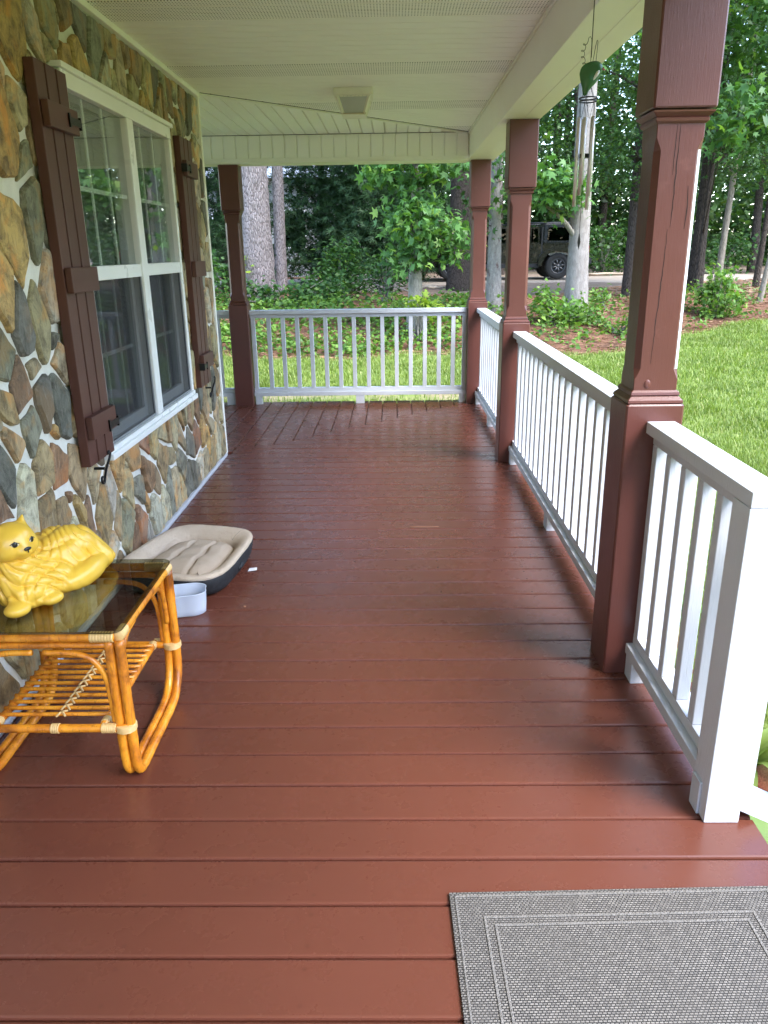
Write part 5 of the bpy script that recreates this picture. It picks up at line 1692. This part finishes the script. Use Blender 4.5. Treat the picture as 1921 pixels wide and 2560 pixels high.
# the woods far behind, one mass
rng = np.random.default_rng(5)
n = 5600
cx = rng.uniform(-30, 40, n); cy = rng.uniform(35, 47, n); cz = rng.uniform(0.3, 15, n)
keep = rng.uniform(0, 1, n) > np.clip((cz - 8) / 10, 0, .6)
low = rng.uniform(0, 1, n) < 0.3
cz = np.where(low, cz * 0.24, cz)
C = np.stack([cx, cy, cz], -1)[keep]
C[:, 2] += 0.6
V, F = leaf_arrays(np.repeat(C, 26, 0) + rng.normal(0, .75, (len(C) * 26, 3)), 0.36, BROAD, 0.45, rng)
tag(link('woods', mesh_np('woods', V, F), 'leaf_far'), 'dense dark woods far behind the driveway', None, None, 'stuff')
n = 2600  # unseen woods added to block bright low sky in reflections and on the rails
side = rng.uniform(0, 1, n) < 0.3
cx = np.where(side, rng.uniform(40, 48, n), rng.uniform(-34, 36, n)); cy = np.where(side, rng.uniform(-30, 36, n), rng.uniform(-40, -33, n))
C = np.stack([cx, cy, rng.uniform(-0.3, 13, n)], -1)
V, F = leaf_arrays(np.repeat(C, 7, 0) + rng.normal(0, 1.0, (n * 7, 3)), 1.1, BROAD, 0.3, rng)
tag(link('woods', mesh_np('woods', V, F), 'leaf_far'), 'unseen woods added at the right and behind against the low sky', None, None, 'stuff')
wt = MB()
for i in range(34):
    x = rng.uniform(-32, 40); y_ = rng.uniform(35.5, 45)
    wt.tube([(x, y_, .3), (x + rng.uniform(-.3, .3), y_, 13)], [rng.uniform(.12, .24), .1], 8)
tag(wt.obj('woods_trunks', 'bark_dark'), 'dark trunks of the far woods', None, None, 'stuff')


# bushes and saplings
def bush(name, label, c, ells, leaf, tpl, size, per, crad, seed, group='shrubs along the lawn edge', up=0.5):
    rng = np.random.default_rng(seed)
    bz = float(ground_z(c[0], c[1]))
    root = empty(name, (c[0], c[1], bz), label, 'bush', group)
    E = [(c[0] + a, c[1] + b, bz + h, rx, ry, rz, n) for a, b, h, rx, ry, rz, n in ells]
    C = clusters(E, rng); C[:, 2] = np.maximum(C[:, 2], bz + 0.05)
    st = MB()
    for q in C[rng.permutation(len(C))[:26]]:
        st.tube([(c[0] + rng.normal(0, .06), c[1] + rng.normal(0, .06), bz - .05), (c[0] * .6 + q[0] * .4, c[1] * .6 + q[1] * .4, bz + (q[2] - bz) * .6), tuple(q)], [0.014, 0.009, 0.004], 5, False)
    tag(st.obj('stems', 'bark_grey', root), kind='stuff')
    n = len(C) * per
    pts = np.repeat(C, per, 0) + rng.normal(0, crad, (n, 3))
    pts[:, 2] = np.maximum(pts[:, 2], bz + 0.03)
    V, F = leaf_arrays(pts, size, tpl, up, rng)
    link('foliage', mesh_np('foliage', V, F), leaf, root)


bush('round_bush', 'round bright green bush at the right, below the slim pale trunk', (6.70, 16.45), [(0, 0, 0.35, 0.55, 0.45, 0.33, 46), (-0.05, 0, 0.75, 0.30, 0.28, 0.30, 22)], 'leaf_bright', STAR, 0.095, 12, 0.08, 20)
bush('wild_shrub', 'bright shrub around the foot of the pale leaning trunk', (3.05, 14.6), [(0, 0, 0.22, 0.55, 0.4, 0.28, 34), (0.45, 0, 0.15, 0.5, 0.4, 0.16, 26), (-0.2, 0, 0.42, 0.25, 0.2, 0.2, 12)], 'leaf_bright', BROAD, 0.10, 14, 0.09, 21)
bush('wild_shrub', 'small green seedling tuft right of the pale leaning trunk', (4.25, 16.1), [(0, 0, 0.22, 0.2, 0.2, 0.12, 9)], 'leaf_bright', LANCE, 0.13, 12, 0.06, 22)
bush('wild_shrub', 'leafy weeds on the lawn edge left of the nearest post', (4.1, 14.3), [(0, 0, 0.15, 0.35, 0.3, 0.22, 20)], 'leaf_cover', BROAD, 0.09, 14, 0.08, 27)
bush('wild_shrub', 'tall feathery green shrub in the middle behind the far railing', (-1.25, 18.6), [(0, 0, 0.8, 0.55, 0.45, 0.50, 44), (-0.1, 0, 0.30, 0.8, 0.5, 0.3, 40), (0.2, 0, 1.1, 0.3, 0.3, 0.28, 16)], 'leaf_gum', LANCE, 0.15, 16, 0.12, 23)
bush('wild_shrub', 'broad low shrub at the foot of the thick pine', (-2.15, 16.7), [(0, 0, 0.25, 0.75, 0.5, 0.28, 50), (0.8, 0.3, 0.30, 0.55, 0.5, 0.32, 36), (-0.9, 0, 0.25, 0.5, .5, .3, 28)], 'leaf_gum', BROAD, 0.11, 16, 0.10, 24)
bush('wild_shrub', 'green vine shrub left of the thick pine, by the dark post', (-3.95, 16.8), [(0, 0, 0.45, 0.5, 0.5, 0.55, 46), (-.6, 0, 0.8, 0.6, .5, .7, 40)], 'leaf_gum', BROAD, 0.11, 16, 0.12, 25)
bush('yellow_sapling', 'yellow-green seedling at the foot of the star-leaved sapling', (0.42, 13.9), [(0, 0, 0.62, 0.20, 0.2, 0.13, 12), (0.25, 0, 0.5, .2, .2, .1, 8)], 'leaf_yellow', STAR, 0.10, 9, 0.07, 26)
bush('wild_shrub', 'dark green shrub just left of the star-leaved sapling trunk', (-0.15, 17.6), [(0, 0, 0.6, 0.45, 0.4, 0.5, 40)], 'leaf_deep', LANCE, 0.14, 16, 0.12, 28)
bush('wild_shrub', 'dark evergreen shrub beyond the driveway right of the pale trunk', (7.9, 30.4), [(0, 0, 0.9, 1.1, 0.8, 1.0, 70)], 'leaf_deep', BROAD, 0.16, 16, 0.2, 29)
bush('wild_shrub', 'dark green shrub beyond the driveway at the far right', (12.2, 29.9), [(0, 0, 0.7, 1.3, 0.8, 0.7, 60)], 'leaf_deep', BROAD, 0.16, 14, 0.2, 30)

# ivy sprig on the pine trunk
rng = np.random.default_rng(3)
V, F = leaf_arrays(np.stack([rng.normal(-3.28, .06, 22), np.full(22, 17.52), rng.normal(1.25, .16, 22)], -1), 0.12, STAR, 0.2, rng)
tag(link('ivy_sprig', mesh_np('ivy_sprig', V, F), 'leaf_yellow'), 'small yellow-green ivy sprig on the thick pine trunk', 'plant')

# ground cover strip between lawn and woods
rng = np.random.default_rng(31)
n = 9000
x = rng.uniform(-7, 11, n); off = rng.uniform(-0.1, 4.0, n)
y_ = lawn_edge(x) + 0.15 + off
dens = 0.5 + 0.5 * np.sin(x * 1.7 + y_ * 1.1) * np.sin(x * .6 - y_ * 1.9 + 1)
pk = rng.uniform(0, 1, n) < np.where(x < 2.2, 0.30 + 0.75 * dens, 0.02 + 0.35 * dens ** 2) * np.where(off > 2.6, 0.5, 1)
x, y_ = x[pk], y_[pk]
C = np.stack([x, y_, ground_z(x, y_) + rng.uniform(0.02, 0.22, len(x))], -1)
V, F = leaf_arrays(np.repeat(C, 5, 0) + rng.normal(0, .06, (len(C) * 5, 3)), 0.095, BROAD, 0.6, rng)
tag(link('ground_cover', mesh_np('ground_cover', V, F), 'leaf_cover'), 'low leafy ground cover between the lawn and the woods', None, None, 'stuff')

# fallen pine straw and twigs
n = 16000
x = rng.uniform(-6, 12, n); y_ = lawn_edge(x) + rng.uniform(-0.2, 7, n)
a = rng.uniform(0, np.pi, n); L = rng.uniform(.05, .13, n); z = ground_z(x, y_) + rng.uniform(0.004, 0.03, n)
dx, dy = np.cos(a) * L, np.sin(a) * L; wx, wy = -np.sin(a) * .006, np.cos(a) * .006
V = np.stack([np.stack([x - dx, y_ - dy, z], -1), np.stack([x + wx, y_ + wy, z + .01], -1), np.stack([x + dx, y_ + dy, z], -1)], 1).reshape(-1, 3)
M['straw'] = leaf_mat('pine_straw', (0.14, 0.065, 0.035), (0.34, 0.19, 0.115), (0.48, 0.32, 0.2), 0.1, 0.8)
tag(link('pine_straw', mesh_np('pine_straw', V, np.arange(3 * n).reshape(-1, 3)), 'straw'), 'brown fallen pine straw under the trees', None, None, 'stuff')

# ------------------------------------------------------------------ grass
def build_grass():
    rng = np.random.default_rng(12)
    parts = []
    for (xa, xb, ya, yb, dens, h, w) in ((1.56, 5.5, 1.0, 8.0, 4200, 0.068, 0.0032), (-5.5, 9.5, 7.9, 17.2, 2100, 0.062, 0.0055)):
        n = int((xb - xa) * (yb - ya) * dens)
        x = rng.uniform(xa, xb, n); y = rng.uniform(ya, yb, n)
        k = (x < 0.55 * y + 1.6) & (y < lawn_edge(x) - rng.uniform(-0.15, 0.35, n)) & ~((x < 1.58) & (y < 7.95)) & (x > -0.42 * y - 0.5)
        sand = np.exp(-((y - 10.1) / 0.35) ** 2) * (x > -2.4) * (x < 0.9)
        k &= rng.uniform(0, 1, n) > sand * 0.85
        clump = 0.55 + 0.45 * np.sin(x * 5.1 + 2 * np.sin(y * 3.3)) * np.sin(y * 4.7 + 1.5 * np.sin(x * 2.9))
        k &= rng.uniform(0, 1, n) < 0.45 + 0.6 * clump
        x, y, clump = x[k], y[k], clump[k]
        n = len(x)
        z = ground_z(x, y)
        a = rng.uniform(0, 2 * np.pi, n); hh = h * rng.uniform(0.45, 1.35, n) * (0.7 + 0.5 * clump); ww = w * rng.uniform(.7, 1.3, n)
        lean = hh * rng.uniform(0.15, 0.9, n)
        dx, dy = np.cos(a), np.sin(a)
        sx, sy = -dy * ww, dx * ww
        p0 = np.stack([x - sx, y - sy, z - .01], -1); p1 = np.stack([x + sx, y + sy, z - .01], -1)
        mx_, my_ = x + dx * lean * .3, y + dy * lean * .3
        p2 = np.stack([mx_ + sx * .8, my_ + sy * .8, z + hh * .6], -1); p3 = np.stack([mx_ - sx * .8, my_ - sy * .8, z + hh * .6], -1)
        p4 = np.stack([x + dx * lean, y + dy * lean, z + hh], -1)
        parts.append(np.stack([p0, p1, p2, p3, p4], 1).reshape(-1, 3))
    V = np.concatenate(parts)
    n = len(V) // 5
    b = (np.arange(n) * 5)[:, None]
    F = np.concatenate([np.stack([b + np.array(t_) for t_ in ((0, 1, 2), (0, 2, 3), (3, 2, 4))], 1).reshape(-1, 3)])
    tag(link('lawn_grass', mesh_np('lawn_grass', V, F), 'grass'), 'bright green mown lawn grass beyond the railings', None, None, 'stuff')


build_grass()

# strappy border plants beside the porch
def strap_plant(x, y_, n, L, w, label, leaf, seed):
    rng = np.random.default_rng(seed)
    z = float(ground_z(x, y_))
    root = empty('border_plant', (x, y_, z), label, 'plant', 'plants in the mulch bed')
    for i in range(n):
        a = rng.uniform(0, 2 * np.pi); l = L * rng.uniform(.6, 1.1); ww = w * rng.uniform(.7, 1.2)
        d = np.array([math.cos(a), math.sin(a), 0]); s = np.array([-d[1], d[0], 0])
        el = rng.uniform(0.7, 1.3)
        V, F = [], []
        for j in range(7):
            u = j / 6
            p = np.array([x, y_, z]) + d * l * (u * math.cos(el) + 0.35 * u * u) + np.array([0, 0, 1]) * l * (u * math.sin(el) - 0.55 * u ** 2.5)
            wd = ww * math.sin(math.pi * min(1, 0.12 + u * 0.88)) + 0.001
            V += [p - s * wd, p + np.array([0, 0, -wd * .25]), p + s * wd]
            if j: F += [(3 * j - 3, 3 * j - 2, 3 * j + 1, 3 * j), (3 * j - 2, 3 * j - 1, 3 * j + 2, 3 * j + 1)]
        link('leaf', mesh_np('leaf', V, F, True), leaf, root)


strap_plant(1.32, 2.02, 26, 0.42, 0.045, 'broad variegated border plant beside the white newel', 'hosta', 1)
strap_plant(1.42, 2.62, 30, 0.45, 0.018, 'grassy border plant behind the short railing', 'grass', 2)
strap_plant(1.30, 3.25, 30, 0.42, 0.020, 'second grassy border plant beside the long railing', 'grass', 3)
strap_plant(1.45, 4.00, 26, 0.40, 0.030, 'leafy border plant beside the middle of the long railing', 'leaf_cover', 4)
strap_plant(1.35, 1.62, 22, 0.34, 0.040, 'broad-leaved border plant beside the steps', 'hosta', 5)
strap_plant(1.25, 8.35, 0 + 18, 0.40, 0.03, 'leafy plant past the far right post', 'leaf_cover', 6)

# ------------------------------------------------------------------ parked pickup
M['olive'] = plain('olive_paint', (0.010, 0.0093, 0.0055), 0.25, 0.06, 2.0, spec=0.4)
M['olive'].node_tree.nodes['Principled BSDF'].inputs['Coat Weight'].default_value = 0.25
M['rubber'] = plain('tyre_rubber', (0.012, 0.012, 0.012), 0.8, 0.2, 20, 0.4, 60, 0.01)
M['black_plastic'] = plain('black_plastic', (0.015, 0.015, 0.017), 0.45, 0.2)
M['shell'] = plain('camper_shell', (0.010, 0.012, 0.018), 0.3, 0.1)
M['rim'] = plain('grey_rim', (0.10, 0.10, 0.105), 0.35, 0.2, metallic=0.8)
M['tail'] = plain('tail_light', (0.25, 0.02, 0.015), 0.25)
M['liner'] = plain('pale_liner', (0.34, 0.34, 0.31), 0.7)
TY = 26.0                                         # near side of the truck
TG = float(ground_z(4, 26.0)) + 0.04
car = empty('pickup_truck', (3.6, TY + 0.92, TG), 'dark olive off-road pickup with black camper shell parked on the driveway', 'truck')


def side_prism(name, pts, y0, y1, mat, parent=car, bev=0.02):
    """extrude an x,z outline (z above ground) from y0 to y1"""
    bm = bmesh.new()
    a = [bm.verts.new((x, y0, TG + z)) for x, z in pts]
    f = bm.faces.new(a)
    ex = bmesh.ops.extrude_face_region(bm, geom=[f])
    bmesh.ops.translate(bm, verts=[g for g in ex['geom'] if isinstance(g, bmesh.types.BMVert)], vec=(0, y1 - y0, 0))
    bmesh.ops.recalc_face_normals(bm, faces=bm.faces)
    if bev: bmesh.ops.bevel(bm, geom=bm.edges[:], offset=bev, segments=2, affect='EDGES')
    me = bpy.data.meshes.new(name); bm.to_mesh(me); bm.free()
    return link(name, me, mat, parent)


FW, RW, WR = 1.88, 5.32, 0.405                     # wheel positions and radius
arch = lambda cx, r, n=9: [(cx + r * math.cos(a), 0.40 + r * math.sin(a)) for a in np.linspace(math.pi, 0, n)]
side_prism('cab_body', [(2.50, 0.50), (4.78, 0.50), (4.78, 1.10), (2.30, 1.10), (2.30, 0.62)], TY, TY + 1.84, 'olive')
side_prism('bed', [(4.80, 0.50)] + arch(RW, 0.50) + [(6.28, 0.52), (6.28, 1.10), (4.80, 1.10)], TY, TY + 1.84, 'olive')
side_prism('hood', [(0.95, 0.62), (1.30, 0.62)] + arch(FW, 0.50) + [(2.42, 0.62), (2.29, 1.08), (1.00, 1.02)], TY + 0.10, TY + 1.74, 'olive')
side_prism('cab_top', [(2.34, 1.105), (4.74, 1.105), (4.70, 1.60), (3.2, 1.64), (2.80, 1.60)], TY + 0.06, TY + 1.78, 'olive', bev=0.03)
for xa, xb, xt in ((2.72, 3.62, 3.02), (3.72, 4.40, 3.74)):
    side_prism('side_window', [(xa, 1.14), (xb, 1.14), (xb, 1.55), (xt, 1.55)], TY + 0.045, TY + 0.057, 'car_glass', bev=0)
side_prism('side_window', [(4.44, 1.14), (4.66, 1.14), (4.64, 1.55), (4.46, 1.55)], TY + 0.045, TY + 0.057, 'car_glass', bev=0)
side_prism('camper_shell', [(4.82, 1.105), (6.28, 1.105), (6.26, 1.66), (4.84, 1.66)], TY + 0.03, TY + 1.81, 'shell', bev=0.03)
side_prism('shell_window', [(4.95, 1.18), (6.10, 1.18), (6.08, 1.58), (4.97, 1.58)], TY + 0.020, TY + 0.029, 'car_glass', bev=0)
for y_ in (TY + 0.10, TY + 1.74):
    tube('roof_rack', [(3.6, y_, TG + 1.72), (6.2, y_, TG + 1.72)], 0.02, 'black_plastic', car, 8)
for x in (3.7, 4.9, 6.1):
    tube('roof_rack', [(x, TY + .10, TG + 1.70), (x, TY + 1.74, TG + 1.70)], 0.015, 'black_plastic', car, 6)
    for y_ in (TY + .10, TY + 1.74):
        tube('roof_rack', [(x, y_, TG + 1.62), (x, y_, TG + 1.72)], 0.015, 'black_plastic', car, 6)
side_prism('door_seam', [(3.655, 0.55), (3.668, 0.55), (3.668, 1.10), (3.655, 1.10)], TY - 0.004, TY + 0.004, 'black_plastic', bev=0)
side_prism('door_seam', [(4.76, 0.55), (4.80, 0.55), (4.80, 1.60), (4.76, 1.60)], TY - 0.002, TY + 0.05, 'black_plastic', bev=0)
for x in (3.45, 4.45):
    side_prism('door_handle', [(x, 0.94), (x + 0.16, 0.94), (x + 0.16, 0.97), (x, 0.97)], TY - 0.035, TY - 0.005, 'olive', bev=0.006)
side_prism('bed_rail', [(4.80, 1.075), (6.28, 1.075), (6.28, 1.10), (4.80, 1.10)], TY - 0.018, TY - 0.001, 'olive', bev=0.006)
side_prism('rocker', [(2.45, 0.36), (4.72, 0.36), (4.72, 0.49), (2.45, 0.49)], TY + 0.01, TY + 0.16, 'black_plastic')
side_prism('rear_bumper', [(6.285, 0.45), (6.42, 0.45), (6.42, 0.64), (6.285, 0.64)], TY + 0.05, TY + 1.79, 'black_plastic')
side_prism('front_bumper', [(0.72, 0.45), (0.94, 0.45), (0.94, 0.66), (0.72, 0.66)], TY + 0.05, TY + 1.79, 'black_plastic')
side_prism('tail_light', [(6.285, 0.80), (6.31, 0.80), (6.31, 1.02), (6.285, 1.02)], TY + 0.01, TY + 0.15, 'tail', bev=0.004)
for cx in (FW, RW):
    o_, i_ = [], []
    for a in np.linspace(math.pi * 1.02, -0.02 * math.pi, 13):
        o_.append((cx + 0.64 * math.cos(a) * (1.0 if abs(math.cos(a)) < .7 else 1.04), 0.42 + 0.53 * max(0, math.sin(a)) ** 0.6))
        i_.append((cx + 0.54 * math.cos(a), 0.42 + 0.44 * max(0, math.sin(a)) ** 0.7))
    side_prism('fender_flare', o_ + i_[::-1], TY - 0.12, TY + 0.04, 'olive', bev=0.01)
    side_prism('wheel_liner', [(cx - 0.30, 0.74)] + [(cx + 0.33 * math.cos(a), 0.74 + 0.10 * math.sin(a)) for a in np.linspace(math.pi * .9, 0.1 * math.pi, 7)] + [(cx + 0.30, 0.74)], TY + 0.02, TY + 0.05, 'liner', bev=0)
    for yn, s in ((TY - 0.06, 1), (TY + 1.66, -1)):
        wh = empty('wheel', (cx, yn, TG)); wh.parent = car; wh.location -= wloc(car)
        prof = [(0.24, 0.0), (0.30, -0.012), (0.37, 0.0), (WR, 0.03), (WR, 0.21), (0.37, 0.24), (0.24, 0.24)]
        V, F = [], []
        N_ = 36
        for j in range(N_):
            a = 2 * math.pi * j / N_
            for r_, d in prof:
                r2 = r_ - (0.012 if (j % 2 and r_ > 0.40) else 0)
                V.append((cx + r2 * math.cos(a), yn + d, TG + WR + r2 * math.sin(a)))
        k = len(prof)
        for j in range(N_):
            for l in range(k - 1):
                F.append((j * k + l, j * k + l + 1, ((j + 1) % N_) * k + l + 1, ((j + 1) % N_) * k + l))
        link('tyre', mesh_np('tyre', V, F), 'rubber', wh)
        rm = MB()
        yo = yn + (0.03 if s > 0 else 0.21)
        rm.tube([(cx + 0.225 * math.cos(a), yo, TG + WR + 0.225 * math.sin(a)) for a in np.linspace(0, 2 * math.pi, 28)], 0.022, 8, False)
        for j in range(8):
            a = 2 * math.pi * j / 8 + .2
            rm.tube([(cx + .04 * math.cos(a), yo + .01, TG + WR + .04 * math.sin(a)), (cx + .22 * math.cos(a), yo + .01, TG + WR + .22 * math.sin(a))], [0.035, 0.02], 6)
        rm.tube([(cx, yo - .02, TG + WR), (cx, yo + .04, TG + WR)], 0.06, 14)
        rm.obj('rim', 'rim', wh, True)
        tube('brake_disc', [(cx, yn + .09, TG + WR), (cx, yn + .11, TG + WR)], 0.235, 'black_plastic', wh, 24, False)

# logs and brush on the ground
M['log'] = plain('pale_log', (0.42, 0.33, 0.24), 0.85, 0.3, 12, 0.6, 30, 0.01)
for i, (x0, y0, x1, y1, r_, lab) in enumerate([(0.55, 23.2, 1.25, 23.0, .045, 'pale fallen branch on the dirt left of the dark pine'), (1.0, 22.6, 1.5, 22.8, .04, 'short pale log beside the dark pine trunk'),
                                               (-0.95, 21.2, 0.1, 21.5, .05, 'weathered fallen branch in the brush behind the far railing'), (7.2, 29.6, 9.4, 29.5, .05, 'thin pale log lying along the far side of the driveway')]):
    rng = np.random.default_rng(i)
    P = np.linspace((x0, y0, 0), (x1, y1, 0), 8)
    P[:, 2] = ground_z(P[:, 0], P[:, 1]) + r_ + rng.uniform(0, .03, 8)
    tag(tube('fallen_log', P, np.linspace(r_, r_ * .6, 8), 'log', None, 8), lab, 'log')
rng = np.random.default_rng(8)
bp = MB()
for i in range(60):
    c = np.array([rng.normal(-0.6, .45), rng.normal(21.4, .4)]); a = rng.uniform(0, 6.28); L = rng.uniform(.3, .8)
    p0 = np.array([c[0] - math.cos(a) * L, c[1] - math.sin(a) * L, 0]); p1 = np.array([c[0] + math.cos(a) * L, c[1] + math.sin(a) * L, 0])
    p0[2] = ground_z(p0[0], p0[1]) + rng.uniform(0, .12); p1[2] = ground_z(p1[0], p1[1]) + rng.uniform(0, .5)
    bp.tube([p0, (p0 + p1) / 2 + rng.normal(0, .06, 3), p1], [.014, .010, .005], 5, False)
tag(bp.obj('brush_pile', 'bark_grey'), 'pile of thin dead branches behind the far railing', None, None, 'stuff')

# neighbouring house glimpsed through the cedars
M['grey_siding'] = plain('grey_siding', (0.30, 0.30, 0.29), 0.8, 0.06, 3)
M['roof_grey'] = plain('roof_shingle', (0.30, 0.33, 0.38), 0.85, 0.2, 8)
nh = empty('neighbour_house', (-3.5, 33, 0.5), 'pale grey house glimpsed through the dark cedars', 'house')
box('wall', -8, 1.0, 31.5, 35, 0.4, 4.2, 'grey_siding', nh)
V = [(-8.4, 31.0, 4.1), (1.4, 31.0, 4.1), (1.4, 35.5, 4.1), (-8.4, 35.5, 4.1), (-8.0, 33.2, 5.6), (1.0, 33.2, 5.6)]
link('roof', mesh_np('roof', V, [(0, 1, 5, 4), (2, 3, 4, 5), (0, 4, 3), (1, 2, 5), (3, 2, 1, 0)]), 'roof_grey', nh)
for x in (-6.5, -3.8, -0.9):
    w_ = box('window', x - .45, x + .45, 31.47, 31.498, 1.6, 3.0, 'window_white', nh)
    box('pane', x - .40, x + .40, 31.46, 31.4695, 1.65, 2.95, 'car_glass', w_)
